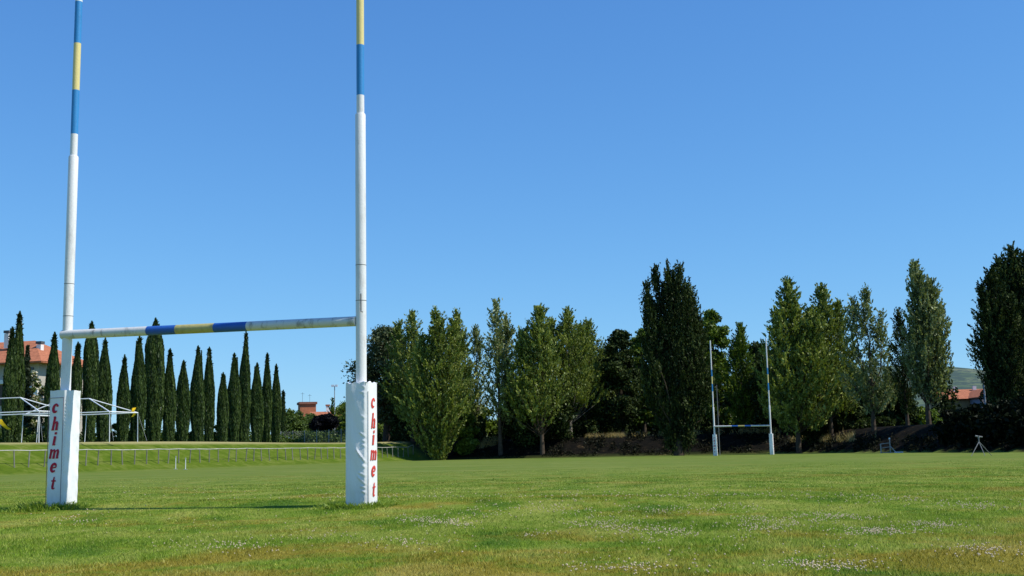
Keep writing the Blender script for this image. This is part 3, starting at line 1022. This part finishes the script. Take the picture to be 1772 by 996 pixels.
def cloth_strip(loc, label, pts, wid):
    mb = MB()
    vs, fs = [], []
    for i, p in enumerate(pts):
        vs += [Vector(p)+Vector((-wid/2*(1-.1*i), random.uniform(-.04, .04), 0)), Vector(p)+Vector((wid/2*(1-.15*i), random.uniform(-.04, .04), random.uniform(-.05, .05)))]
        if i: fs.append((2*i-2, 2*i-1, 2*i+1, 2*i))
    mb.add(vs, fs)
    o = mb.build('yellow_cloth', M['cloth'], None, True)
    o.location = loc
    return tag(o, label, 'cloth')
k = tp + tc1[2]
cloth_strip(k, 'crumpled yellow cloth tied to the right corner of the tent frame', [(-.5, -.1, .28), (-.25, -.14, .42), (-.38, -.2, .1), (-.2, -.15, -.1), (-.42, -.16, -.35)], .34)
kk = at(6, 735, tp2.y-.6)
cloth_strip(kk, 'yellow cloth hanging at the left edge of the picture', [(-.45, 0, .45), (-.15, -.05, .2), (.2, -.05, -.15), (.5, 0, -.38)], .55)

CY = [(12, 568, 24, 1), (25, 541, 27, 1), (87, 577, 25, 1), (126, 594, 21, 1), (153, 558, 26, 1), (177, 587, 27, 1), (211, 616, 23, 1), (237, 583, 28, 2), (264, 552, 33, 3),
      (291, 605, 23, 1), (315, 625, 25, 1), (341, 600, 25, 3), (361, 602, 20, 1), (384, 646, 20, 3), (404, 612, 24, 3), (421, 575, 23, 1), (444, 629, 24, 2), (460, 612, 20, 1), (477, 631, 19, 1), (490, 676, 10, 1)]
CL = ['dark cypress at the left edge, front half of a close pair', 'tall tapering cypress left of the house, taller half of a close pair', 'cypress before the right end of the red roofed house',
      'narrow cypress just right of the near left post', 'tall straight cypress whose tip rises above the near crossbar', 'cypress with its tip just under the crossbar behind the tent roof',
      'short slim cypress behind the right slope of the tent frame', 'broad double tipped cypress just behind the tent corner with yellow cloth', 'stoutest and tallest cypress rising past the blue crossbar band',
      'slender pointed cypress right after the stoutest one', 'low slim cypress in the middle of the row', 'two tipped cypress right of the middle gap in the row',
      'slim cypress standing close against a two tipped neighbour', 'lowest cypress of the row with a notched tip', 'notched cypress touching the tall spike topped one',
      'spike topped cypress, tallest of the right half of the row', 'cypress with split tip right of the spike topped one', 'slim pointed cypress second from the right end of the main row',
      'last full sized cypress at the right end of the row', 'tiny far cypress peeping out behind the end of the row']
for i, ((px, ty, wpx, tips), lb) in enumerate(zip(CY, CL)):
    off = 17 + random.uniform(-.6, .6)
    if i == 0: off = 16
    if i == 19: off = 30
    p = bank_line(px, off)
    top = zof(p, ty)
    p.z = 2.45
    Y = p.y
    cypress(p, top-2.45, wpx*Y/F*.90, lb, 'cypress row on the left bank', tips, fat=(.42 if i in (15, 19) else random.uniform(.42, .56)) if i not in (4, 8) else .74)

# apartment house behind the cypresses
def gable_box(name, parent, c, sx, sy, z0, z1, mat, rz):
    return MB().box((c[0], c[1], (z0+z1)/2), (sx, sy, z1-z0), rz).build(name, mat, parent)

hY = 150
hr = at(104, 625, hY)          # right end of the eave
hz0 = 2.4
house = empty('apartment_house', (hr.x-9, hY+6, hz0), 'cream house with red tiled hip roof behind the left cypresses', 'house', rz=-.25)
eave = hr.z - hz0
MB().box((0, 0, (eave-.25)/2), (16.4, 10.4, eave-.25)).build('wall', M['plaster'], house)
mb = MB()
rx, ry, rh = 9.6, 6.6, 3.4
mb.add([(-rx, -ry, eave-.1), (rx, -ry, eave-.1), (rx, ry, eave-.1), (-rx, ry, eave-.1), (-3.5, 0, eave+rh), (3.5, 0, eave+rh)],
       [(0, 1, 5, 4), (1, 2, 5), (2, 3, 4, 5), (3, 0, 4), (3, 2, 1, 0)])
mb.box((0, 0, eave-.2), (2*rx-.1, 2*ry-.1, .18))
roof = mb.build('roof', M['tile'], house)
for cx, cy, ch in ((6.0, -2.2, 1.75), (1.2, -2.6, 3.4), (-2.6, -1.5, 4.2)):
    b = MB()
    b.box((cx, cy, eave+ch-.2), (.70, .65, 2.0))
    chim = b.build('chimney', M['whiteplaster'], roof)
    MB().box((cx, cy, eave+ch+1.05), (.85, .8, .35)).build('chimney_cap', M['darksteel'], chim)
MB().box((2.5, -5.35, eave-2.55), (11, .6, .5)).build('balcony_band', M['whiteplaster'], house)
for x in (3.0, 6.0, -1.5):
    MB().box((x, -5.22, eave-4.3), (2.3, .12, 2.7)).build('shutter', M['shutter'], house)
for x in (3.4, 6.9, -1.0):
    MB().box((x, -5.24, eave-.95), (1.1, .1, .34)).build('vent', M['glass'], house)
MB().box((8.0, -5.4, eave/2-1.6), (1.2, .9, eave-3.4)).build('pillar', M['whiteplaster'], house)

# planting round the house
p = bank_line(41, 21); p.z = 2.45
top = zof(p, 598) - 2.45
fr = empty('fir_tree', p, 'thin grey green fir between two cypresses before the house', 'fir')
MB().tube([(0, 0, -.2), (0, 0, top*.97)], [.12, .02], 6).build('trunk', M['bark'], fr)
n = 3800
h = rng.random(n)**.9
rr = (1-h)*1.25*np.sqrt(rng.random(n))*(.7+.3*np.sin(h*52)) + .05
az = rng.uniform(0, 2*PI, n)
crown_mesh('crown', np.stack([rr*np.cos(az), rr*np.sin(az), .6+h*(top-.6)-rr*.25], 1), .2, np.clip(rng.normal(.42, .2, n), 0, 1), L_FIR, fr)

def blossom(root, pts):
    hi_ = pts[pts[:, 2] > .25*pts[:, 2].max()]
    sel = hi_[rng.integers(0, len(hi_), 520)] + rng.normal(size=(520, 3))*.15
    crown_mesh('blossom', sel, .26, np.clip(rng.normal(.55, .2, 520), 0, 1), L_FLOWER, root)
for px, ty, wpx, lb in ((52, 640, 34, 'tall cream flowering shrub before the house wall'), (70, 668, 34, 'lower cream flowering shrub left of the near padded post')):
    p = bank_line(px, 23); p.z = 2.45
    clump_tree(p, zof(p, ty)-2.45, wpx*p.y/F, lb, L_HEDGE, 'flowering shrubs by the house', cb=.05, clumps=30, leaves=3000, size=.26, name='flowering_shrub', cat='shrub', extra=blossom)
# low green shrubs at the feet of the cypresses
SH = [(28, 735, 60, 'dark shrub under the left pair of cypresses'), (110, 742, 40, 'green shrub at the foot of the cypress by the left post'), (198, 733, 26, 'leafy shrub between two cypresses behind the tent'),
      (222, 745, 30, 'small shrub by the right end of the tent frame'), (300, 748, 34, 'low shrub between slim cypresses left of the gap'), (330, 744, 24, 'low shrub in the gap of the cypress row'), (374, 735, 22, 'pale green shrub behind the lowest cypress')]
for px, ty, wpx, lb in SH:
    p = bank_line(px, 20); p.z = 2.45
    clump_tree(p, zof(p, ty)-2.45, wpx*p.y/F, lb, L_HEDGE, 'shrubs among the cypresses', cb=.02, clumps=16, leaves=1400, size=.25, name='shrub', cat='shrub', trunk_r=.05)

hd0 = bank_line(-40, 25); hd0.z = 2.45
hedge = empty('hedge', hd0, 'long green hedge running behind the cypress row', 'hedge')
m_ = 26000
tl = rng.uniform(0, 118, m_)
hgt_ = 1.5 + .5*np.sin(tl*.31) + .4*np.sin(tl*.83+1) + .25*np.sin(tl*2.1)
zz_ = rng.random(m_)**.8*hgt_
pp_ = np.stack([N.x*tl + A.x*rng.normal(size=m_)*.8, N.y*tl + A.y*rng.normal(size=m_)*.8, zz_], 1) + rng.normal(size=(m_, 3))*.12
hb = MB()
for k in range(40):
    hb.tube([N*(k*2.95), N*(k*2.95+1.5)+Vector((0, 0, .35)), N*(k*2.95+2.95)], .05, 5)
hb.build('branches', M['bark'], hedge)
crown_mesh('foliage', pp_, .22, np.clip(rng.normal(.45, .2, m_), 0, 1), L_HEDGE, hedge)

# two short sprinkler posts at the touchline, and the spray bar beside them
for px, hgt, lb in ((304.5, 1.0, 'white topped short metal post at the touchline, nearer the tent'), (321.5, .85, 'short white metal post at the touchline, nearer the middle')):
    p = bank_line(px, -.5 if px < 310 else -4.0)
    sp = empty('sprinkler_post', p, lb, 'sprinkler', 'short sprinkler posts at the touchline')
    MB().tube([(0, 0, 0), (0, 0, hgt)], .032, 8).build('stem', M['tentwhite'], sp)
    MB().box((0, 0, .02), (.26, .26, .04)).build('foot', M['steel'], sp)
    MB().tube([(0, 0, hgt), (0, 0, hgt+.12)], [.055, .035], 8).build('nozzle', M['steel'], sp)

# ------------------------------------------------------------------ middle: hedge, chain link fence, brick house, floodlight
def img_w(px0, px1, Y): return (px1-px0)*Y/F

cf = empty('chain_link_fence', on_ground(488, 168), 'thin wire mesh fence on posts before the green hedges', 'fence')
c0, c1 = on_ground(486, 168), on_ground(612, 163)
base = c0
nseg = 6
fmesh = MB()
top_h = 2.1
for k in range(nseg+1):
    p = c0.lerp(c1, k/nseg); p.z = hz(p)
    MB().tube([p, p+Vector((0, 0, top_h+.1))], .05, 6).build('post', M['steel'], cf, origin=cf.location)
dv = (c1-c0); L = dv.length; dv.normalize()
zb = hz(c0)
step = .22
for k in range(int(L/step)+10):
    for sg in (1, -1):
        x0 = k*step - (top_h if sg == 1 else 0) ; x1 = x0 + top_h*1.0
        if sg == -1: x0, x1 = x0, x0 + top_h
        a0, a1 = max(0, x0), min(L, x1)
        if a1-a0 < .05: continue
        z0 = (a0-x0) if sg == 1 else top_h-(a0-x0)
        z1 = (a1-x0) if sg == 1 else top_h-(a1-x0)
        q0 = c0 + dv*a0; q1 = c0 + dv*a1
        fmesh.tube([(q0.x, q0.y, zb+z0), (q1.x, q1.y, zb+z1)], .006, 3, caps=False)
fmesh.build('wire_mesh', M['steel'], cf, origin=cf.location)

HEDGE = [(505, 712, 48, 190, 'bright green bush at the right end of the cypress row', L_HEDGE), (540, 722, 50, 205, 'broad rounded bush below the brick house', L_HEDGE),
         (600, 724, 34, 185, 'green bush right of the dark round tree', L_LOC), (615, 712, 50, 210, 'tall bush hidden behind the right padded post', L_HEDGE), (600, 699, 60, 260, 'leafy tree top behind the floodlight pole', L_LOC),
         (640, 735, 50, 175, 'low bush under the left side of the cedar', L_LOC), (700, 735, 50, 172, 'low bush between the cedar and the first poplars', L_HEDGE)]
for px, ty, wpx, Y, lb, mt in HEDGE:
    p = on_ground(px, Y)
    clump_tree(p, zof(p, ty-4)-p.z, wpx*1.25*Y/F, lb, mt, 'bushes behind the wire fence', cb=.02, clumps=44, leaves=6500, size=.36, name='bush', cat='bush', shape=.8)
p = on_ground(561, 176)
clump_tree(p, zof(p, 719)-p.z, 50*176/F, 'very dark round crowned little tree on a thin trunk behind the fence', L_BLACK, None, cb=.56, clumps=44, leaves=6500, size=.4, name='round_tree', peak=.3, shape=.6, trunk_r=.12, flat=.6)
# brick house
bh = on_ground(531, 250)
brick = empty('brick_house', bh, 'small orange brick tower house behind the hedge', 'house')
zt = zof(bh, 699) - bh.z
w_ = img_w(518, 545, 250)
MB().box((0, 0, zt/2), (w_, 4, zt), .3).build('wall', M['brick'], brick)
rf_ = MB().box((0, 0, zt+.15), (w_*1.14, 4.6, .5), .3).build('roof', simple('brown_roof_slab', (.25, .11, .07), .15, 2, .9), brick)
MB().tube([(-1, 0, zt+.3), (-1, 0, zt+2.6)], .03, 4).tube([(-1.4, 0, zt+2.3), (-.6, 0, zt+2.3)], .025, 4).build('antenna', M['darksteel'], rf_)
MB().tube([(.6, 0, zt+.3), (.6, 0, zt+2.2)], .03, 4).tube([(.2, 0, zt+1.9), (1.0, 0, zt+1.9)], .025, 4).build('antenna', M['darksteel'], rf_)
MB().box((w_*.2, -2.3, zt*.55), (.8, .1, .9), .3).build('window', M['glass'], brick)
for px, Y, pyt, wpx, lb in ((556, 245, 712, 34, 'low terracotta roofed house right of the brick tower'), (594, 260, 712, 26, 'low terracotta roofed house behind the floodlight pole')):
    b = on_ground(px, Y)
    hh_ = zof(b, pyt) - b.z
    ww = wpx*Y/F
    o = empty('low_house', b, lb, 'house', 'houses behind the hedge', rz=.2)
    MB().box((0, 0, (hh_-1)/2), (ww, 5, hh_-1)).build('wall', M['ochre'], o)
    m = MB()
    a2, b2 = ww/2+.3, 2.8
    m.add([(-a2, -b2, hh_-1), (a2, -b2, hh_-1), (a2, b2, hh_-1), (-a2, b2, hh_-1), (-a2, 0, hh_), (a2, 0, hh_)], [(0, 1, 5, 4), (2, 3, 4, 5), (1, 2, 5), (3, 0, 4), (3, 2, 1, 0)])
    rf_ = m.build('roof', M['tile'], o)
    ch = MB().box((ww*.32, 0, hh_+.3), (.7, .7, 1.9)).build('chimney', M['whiteplaster'], rf_)
    MB().box((ww*.32, 0, hh_+1.35), (.95, .95, .3)).build('chimney_cap', M['tile'], ch)
    MB().box((-.6, -2.55, hh_*.5), (.9, .1, 1.1)).build('window', M['glass'], o)
# floodlight mast and other poles
p = on_ground(579, 200)
ht = zof(p, 668) - p.z
fl_ = empty('floodlight_mast', p, 'slim pole with a small white floodlight, left of the right padded post', 'floodlight')
MB().tube([(0, 0, 0), (0, 0, ht)], [.12, .07], 8).build('pole', M['steel'], fl_)
for s in (-.32, .32):
    lamp = MB().box((s, -.1, ht+.08), (.5, .35, .36)).build('lamp', M['tentwhite'], fl_)
MB().tube([(-.5, 0, ht-.06), (.5, 0, ht-.06)], .05, 6).build('bracket', M['steel'], fl_)
p = on_ground(575, 190)
plume_tree(p, zof(p, 690)-p.z, 24*190/F, 'small spiky young tree beside the floodlight pole', L_LOC, None, shoots=70, fill=0, forks=(), size=.3, slen=(1.2, 2.6), name='young_tree')

p = uv(-5.2, 121.5); p = on_ground(1245, 118)
pl = empty('ball_net_pole', p, 'thin dark pole seen between the uprights of the distant goal', 'pole')
ht = zof(p, 668) - p.z
MB().tube([(0, 0, -.1), (0, 0, ht)], [.04, .03], 6).build('pole', M['thinsteel'], pl)
MB().tube([(0, 0, ht), (0, 0, ht+.12)], [.07, .03], 6).build('cap', M['darksteel'], pl)

# small marker post at the far edge
p = gp(834, 792)
mk = empty('marker_post', gp(834.5, 791.5), 'tiny white corner stake at the foot of the dark bank', 'stake')
MB().tube([(0, 0, 0), (0, 0, 1.0)], .03, 6).build('stake', M['tentwhite'], mk)
MB().tube([(0, 0, 1.0), (0, 0, 1.08)], [.045, .02], 6).build('cap', M['steel'], mk)

# ------------------------------------------------------------------ far tree line
def ptree(px, top, wpx, Y, label, mat, **kw):
    p = on_ground(px, Y)
    return plume_tree(p, zof(p, top)-p.z, wpx*Y/F, label, mat, 'trees along the far bank', **kw)
def ctree(px, top, wpx, Y, label, mat, **kw):
    p = on_ground(px, Y)
    return clump_tree(p, zof(p, top)-p.z, wpx*Y/F, label, mat, 'trees along the far bank', **kw)

ctree(668, 562, 122, 162, 'dark dense cedar behind the right padded post', L_CED, cb=.22, clumps=90, leaves=11000, size=.38, name='cedar_tree', peak=.38, shape=.75, trunk_r=.45, flat=.5)
ptree(714, 542, 96, 156, 'leafy poplar next to the cedar, first of the light green group', L_POP, shoots=420, fill=.4, cb=.2)
ptree(758, 535, 116, 146, 'tall poplar in the middle of the light green group, leafy to the ground', L_POP, shoots=900, cb=.03, fill=.4)
ptree(797, 541, 78, 152, 'slim poplar at the right of the light green group', L_POP, shoots=330, forks=())
ptree(828, 567, 58, 158, 'thin grey poplar in front of a gap of sky', L_GREY, shoots=190, forks=(), fill=.08, gap=.6, cb=.25)
ptree(866, 524, 90, 148, 'tall airy poplar standing alone with sky showing through', L_GREY, shoots=320, cb=.26, fill=.04, gap=.55, slen=(1.0, 2.1))
ptree(938, 532, 124, 146, 'broad light poplar right of the airy one', L_POP, shoots=760, cb=.26)
ptree(988, 536, 128, 150, 'wide poplar with a pale trunk before the dark gap', L_POP, shoots=860, cb=.28, bark='palebark')
ptree(1026, 556, 104, 156, 'yellowish green poplar at the edge of the dark trees', L_POP, cb=.3, shoots=420)
ctree(1078, 565, 74, 152, 'dark bushy tree left of the great poplar', L_DARK, clumps=60, leaves=8000, size=.4, cb=.1)
ctree(1116, 562, 66, 158, 'green locust tree peeping out left of the great poplar', L_LOC, clumps=50, leaves=6500, size=.4, cb=.1)
ptree(1174, 450, 116, 131, 'great dark columnar poplar, tallest tree of the far bank', L_DARK, shoots=2000, cb=.08, prof=column, fill=.22, trunk_r=.5, steep=2.2, per=34, slen=(1.0, 2.0), gap=.5, forks=((-1.5, .3, .945, .46), (1.2, -.5, .955, .50), (2.2, .3, .875, .46), (-2.9, -.2, .865, .30), (2.9, .2, .70, .44), (-2.4, -.5, .74, .46), (.3, .6, .9, .5)), size=.115)
ctree(1243, 532, 76, 146, 'locust tree behind the left upright of the distant goal', L_LOC, clumps=60, leaves=8000, size=.4, cb=.1)
ptree(1290, 562, 72, 142, 'pointed dark green tree between the distant uprights', L_LOC, shoots=560, cb=.06, fill=.5, forks=())
ctree(1350, 606, 96, 140, 'low dark tree right of the distant goal', L_DARK, clumps=55, leaves=7500, size=.4, cb=.05)
ptree(1382, 488, 138, 124, 'tall light poplar right of the distant goal', L_POP, shoots=900, cb=.2, fill=.3)
ptree(1440, 498, 126, 126, 'tall light poplar close beside its taller twin', L_POP, shoots=820, cb=.2, fill=.3)
ptree(1514, 501, 100, 118, 'airy poplar with much sky behind its lower branches', L_GREY, shoots=400, cb=.16, fill=.1, gap=.5)
ptree(1573, 536, 46, 115, 'thin dark poplar squeezed left of the tall column', L_DARK, shoots=230, prof=column, forks=(), steep=1.5, fill=.15)
ptree(1610, 459, 78, 112, 'tall column shaped poplar left of the gap with the house', L_GREY, shoots=900, prof=column, cb=.2, fill=.2, steep=1.8, gap=.35, forks=((1.2, 0, .90),))
ptree(1742, 470, 86, 98, 'dark poplar near the right edge', L_DARK, shoots=1100, prof=column, cb=.05, fill=.5, steep=1.3)
ptree(1778, 428, 94, 102, 'tallest dark poplar cut off by the right edge', L_DARK, shoots=1200, prof=column, cb=.05, fill=.5, steep=1.3)
ptree(1850, 440, 110, 104, 'unseen dark poplar just beyond the right edge', L_DARK, shoots=600, prof=column, cb=.05, fill=.5)  # out-of-view poplars, added to throw shade on the right bank
ptree(1960, 420, 120, 92, 'unseen broad dark poplar beyond the right edge', L_DARK, shoots=600, prof=column, cb=.05, fill=.5)
ptree(2080, 430, 120, 84, 'unseen outermost dark poplar beyond the right edge', L_DARK, shoots=600, prof=column, cb=.05, fill=.5)
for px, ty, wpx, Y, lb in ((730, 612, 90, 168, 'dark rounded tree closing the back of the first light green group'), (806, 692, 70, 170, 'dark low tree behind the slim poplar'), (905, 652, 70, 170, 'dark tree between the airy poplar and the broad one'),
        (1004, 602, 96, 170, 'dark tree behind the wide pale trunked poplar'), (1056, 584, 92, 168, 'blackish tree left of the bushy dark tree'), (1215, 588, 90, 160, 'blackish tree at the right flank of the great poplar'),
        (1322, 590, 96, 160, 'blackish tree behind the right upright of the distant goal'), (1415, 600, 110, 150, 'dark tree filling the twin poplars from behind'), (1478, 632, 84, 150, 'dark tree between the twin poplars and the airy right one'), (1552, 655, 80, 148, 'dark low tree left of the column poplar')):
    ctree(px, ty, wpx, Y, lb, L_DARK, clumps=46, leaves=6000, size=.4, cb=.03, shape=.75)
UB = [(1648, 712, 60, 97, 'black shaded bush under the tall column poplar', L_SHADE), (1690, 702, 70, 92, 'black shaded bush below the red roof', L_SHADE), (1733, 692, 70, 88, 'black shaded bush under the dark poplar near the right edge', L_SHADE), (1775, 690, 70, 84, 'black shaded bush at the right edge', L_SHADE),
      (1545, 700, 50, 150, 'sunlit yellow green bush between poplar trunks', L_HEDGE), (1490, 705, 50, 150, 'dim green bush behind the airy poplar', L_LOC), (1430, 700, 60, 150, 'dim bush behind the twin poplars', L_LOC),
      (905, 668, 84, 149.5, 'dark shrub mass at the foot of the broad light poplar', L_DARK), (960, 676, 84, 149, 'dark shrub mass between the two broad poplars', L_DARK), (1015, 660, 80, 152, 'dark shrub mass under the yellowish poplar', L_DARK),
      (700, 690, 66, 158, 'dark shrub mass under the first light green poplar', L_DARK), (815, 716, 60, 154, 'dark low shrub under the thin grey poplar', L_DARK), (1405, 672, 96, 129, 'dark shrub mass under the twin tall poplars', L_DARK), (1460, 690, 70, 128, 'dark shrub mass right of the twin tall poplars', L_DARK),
      (1520, 726, 60, 124, 'dark low shrub under the airy right poplar', L_DARK),
      (830, 700, 60, 166, 'bright undergrowth bush in the sky gap', L_LOC), (893, 690, 56, 168, 'dark bush right of the airy poplar', L_DARK), (800, 705, 50, 150, 'fresh green bush below the slim poplar', L_LOC),
      (1600, 705, 50, 150, 'dim bush behind the column poplar', L_LOC), (1040, 640, 70, 166, 'dark shrubby tree closing the gap left of the bushy trees', L_DARK), (960, 660, 90, 172, 'dim shrubby tree behind the broad poplars', L_DARK),
      (1380, 660, 80, 150, 'dark shrubby tree behind the tall light poplars', L_DARK), (1300, 650, 90, 165, 'dark shrubby tree behind the distant goal', L_DARK), (1160, 640, 90, 168, 'dark shrubby tree behind the great poplar', L_DARK)]
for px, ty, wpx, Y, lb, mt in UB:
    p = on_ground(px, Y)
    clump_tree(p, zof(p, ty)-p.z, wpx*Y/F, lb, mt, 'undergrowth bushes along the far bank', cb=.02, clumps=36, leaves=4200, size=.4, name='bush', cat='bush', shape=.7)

# dry grass along the crest of the far bank: beyond counting
n = 26000
u_ = rng.uniform(-46, 7, n)
seg = np.interp(u_, [-46, -38, -6, .7, 9.2, 18.5, 34], [119, 122, 122, 110, 94, 72, 40])
pat = np.sin(u_*1.9)+np.sin(u_*.7+1)+np.sin(u_*4.1+2)*.6
v_ = seg + 4.6 + np.abs(rng.normal(size=n))*1.6
keep = pat + rng.normal(size=n)*.5 > .15
u_, v_ = u_[keep], v_[keep]; n = len(u_)
hh_, d_, a_ = height(u_, v_)
bx = np.stack([G.x+u_*A.x+v_*N.x, G.y+u_*A.y+v_*N.y, hh_-.02], 1)
hg = rng.uniform(.2, .75, n); th = rng.uniform(0, PI, n)
sd = np.stack([np.cos(th), np.sin(th), np.zeros(n)], 1)*.025
tip = bx + np.stack([rng.normal(size=n)*.15, rng.normal(size=n)*.15, hg], 1)
me = np_mesh('dry_grass', np.stack([bx-sd, bx+sd, tip], 1).reshape(-1, 3), 3, np.repeat(np.clip(rng.normal(.5, .2, n), 0, 1), 3))
tag(link_mesh('dry_grass', me, M['straw']), 'dry straw coloured grass along the top of the far bank', 'dry grass', kind='stuff')

# scrub and dead leaves added to darken the slope of the far bank
n = 26000
u_ = rng.uniform(-47, 19, n)
seg = np.interp(u_, [-47.8, -38, -6, .7, 9.2, 18.5, 34], [122, 122, 122, 110, 94, 72, 40])
v_ = seg + rng.uniform(.2, 6.0, n)
hh_, d_, a_ = height(u_, v_)
pk = np.sin(u_*1.3)+np.sin(v_*1.7+u_*.6)+np.sin(u_*3.7+1)*.7+rng.normal(size=n)*.6 > .2
P0_ = np.stack([G.x+u_*A.x+v_*N.x, G.y+u_*A.y+v_*N.y, hh_+rng.random(n)**2*.5], 1)[pk]
qq, tt_ = leaf_quads(P0_, .15, np.clip(rng.normal(.4, .25, len(P0_)), 0, 1))
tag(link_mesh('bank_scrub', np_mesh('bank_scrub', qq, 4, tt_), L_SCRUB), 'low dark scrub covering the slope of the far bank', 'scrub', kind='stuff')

# far wood behind everything, reads as one dark mass
q = []
for px in np.linspace(632, 1790, 150):
    px = float(px)
    if 1650 < px < 1722: continue
    Y = 192 - max(0, px-1300)*.06 + random.uniform(-6, 6)
    p = on_ground(px, Y)
    hgt = rng.uniform(7.0, 11.5) if not (812 < px < 890 or 1490 < px < 1640) else rng.uniform(2.5, 4.5)
    m = 640
    d = rng.normal(size=(m, 3)); d /= np.linalg.norm(d, axis=1)[:, None]
    q.append(np.array(p) + np.array([0, 0, hgt*.48]) + d*(rng.random(m)**.4)[:, None]*np.array([2.2, 2.0, hgt*.55]))
q = np.concatenate(q)
qq, tt_ = leaf_quads(q, .42, np.clip(rng.normal(.3, .15, len(q)), 0, 1))
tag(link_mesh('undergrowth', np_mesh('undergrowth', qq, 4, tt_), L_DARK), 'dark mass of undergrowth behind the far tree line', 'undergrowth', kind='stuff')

# ------------------------------------------------------------------ right: house, pole, sprinkler tripod, sprinkler cart
b = on_ground(1676, 185)
b.z = 2.4
ho = empty('ochre_house', b, 'ochre house with low terracotta roof in the gap at the right', 'house', rz=-.12)
ev = zof(b, 691) - b.z; rg = zof(b, 675) - b.z
ww = img_w(1630, 1712, 185)
MB().box((-.6, 0, ev/2), (ww, 9, ev)).build('wall', M['ochre'], ho)
m = MB()
a2 = ww/2+.6
m.add([(-a2-.6, -5.2, ev-.05), (a2-.6, -5.2, ev-.05), (a2-.6, 5.2, ev-.05), (-a2-.6, 5.2, ev-.05), (-a2-.6, 0, rg+.15), (a2-.6, 0, rg+.15)], [(0, 1, 5, 4), (2, 3, 4, 5), (1, 2, 5), (3, 0, 4), (3, 2, 1, 0)])
rf_ = m.build('roof', M['tile'], ho)
for x in (-1.6, 1.4):
    MB().box((x, -.8, rg+.1), (.5, .5, 1.0)).build('chimney', M['whiteplaster'], rf_)
MB().box((-1.6, -4.55, ev*.45), (1.0, .1, 1.3)).build('window', M['shutter'], ho)
MB().box((1.0, -4.55, ev*.45), (1.0, .1, 1.3)).build('window', M['shutter'], ho)
b = on_ground(1706, 180); b.z = 2.4
gh = empty('grey_house', b, 'greyish gabled house wall right of the ochre house', 'house', rz=.1)
ev2 = zof(b, 688)-b.z; rg2 = zof(b, 675)-b.z
w2 = img_w(1690, 1726, 180)
m = MB()
m.add([(-w2/2, -3, 0), (w2/2, -3, 0), (w2/2, -3, ev2), (0.3, -3, rg2-.1), (-w2/2, -3, ev2), (-w2/2, 3, 0), (w2/2, 3, 0), (w2/2, 3, ev2), (.3, 3, rg2-.1), (-w2/2, 3, ev2)],
      [(0, 1, 2, 3, 4), (9, 8, 7, 6, 5), (1, 6, 7, 2), (5, 0, 4, 9)])
m.build('wall', M['lilac'], gh)
m = MB()
for s in (-1, 1):
    e_ = Vector((s*(w2/2+.4), 0, ev2-.12)); t_ = Vector((.3, 0, rg2+.05))
    m.add([e_+Vector((0, -3.3, 0)), e_+Vector((0, 3.3, 0)), t_+Vector((0, 3.3, 0)), t_+Vector((0, -3.3, 0)), e_+Vector((0, -3.3, .15)), e_+Vector((0, 3.3, .15)), t_+Vector((0, 3.3, .15)), t_+Vector((0, -3.3, .15))],
          [(0, 1, 2, 3), (4, 5, 6, 7), (0, 3, 7, 4), (1, 2, 6, 5), (0, 1, 5, 4)])
m.build('roof', M['tile'], gh)
MB().box((.9, -3.06, ev2*.6), (.9, .1, 1.1)).build('window', M['glass'], gh)
p = on_ground(1711, 160); p.z = 2.4
ht = zof(p, 659)-p.z
lp = empty('utility_pole', p, 'pale upright pole before the grey house at the right', 'pole')
MB().tube([(0, 0, 0), (0, 0, ht)], [.16, .11], 8).build('pole', M['steel'], lp)
MB().tube([(-.25, 0, ht-.1), (.25, 0, ht-.1)], .05, 6).build('crossarm', M['steel'], lp)

tpY = 66
apx = at(1694, 764, tpY)
tb = gp(1692, 790)
tri_o = empty('sprinkler_tripod', (apx.x, apx.y, 0), 'grey sprinkler tripod standing at the right of the pitch', 'sprinkler')
az_ = apx.z
for px, dY in ((1672, -3.2), (1690, -2.0), (1716, 1.8)):
    pass
for dx, dy in ((-.72, -.55), (-.10, -.95), (.82, .35)):
    MB().tube([(dx, dy, 0), (0, 0, az_)], [.015, .022], 6).build('leg', M['thinsteel'], tri_o)
MB().tube([(0, 0, az_-.1), (0, 0, az_+.28)], .035, 8).build('riser', M['thinsteel'], tri_o)
hd = MB().tube([(-.18, 0, az_+.33), (.22, 0, az_+.26)], [.05, .04], 8)
hd.tube([(0, 0, az_+.2), (0, 0, az_+.34)], .06, 8)
hd.build('sprinkler_head', M['thinsteel'], tri_o)

fp_ = gp(1540, 783.6)
cart = empty('sprinkler_cart', fp_, 'grey metal sprinkler frame with a flat white runner at the far edge', 'sprinkler')
s_ = fp_.y/F
def cx(px): return (px-1540)*s_
def cz(py): return (783.6-py)*s_
m = MB()
m.tube([(cx(1525), 0, 0), (cx(1525), 0, cz(768))], .05, 6).tube([(cx(1525), 0, cz(768)), (cx(1540), 0, cz(766.5))], .03, 6).tube([(cx(1526), 0, cz(775)), (cx(1541), 0, cz(773))], .03, 6)
m.tube([(cx(1525), 0, .05), (cx(1548), .3, .05)], .03, 6)
m.build('frame', M['steel'], cart)
MB().tube([(cx(1541), 0, 0), (cx(1541), 0, cz(760))], .045, 6).build('riser', M['steel'], cart)
MB().tube([(cx(1541), 0, cz(760)), (cx(1541), 0, cz(757.5))], [.09, .06], 8).build('sprinkler_head', M['tentwhite'], cart)
MB().tube([(cx(1541.5), -.1, cz(773)), (cx(1548), -.4, .04)], .04, 6).build('brace', M['steel'], cart)
MB().box((cx(1552.5), -.4, .06), (12*s_, .5, .09)).build('runner', M['tentwhite'], cart)
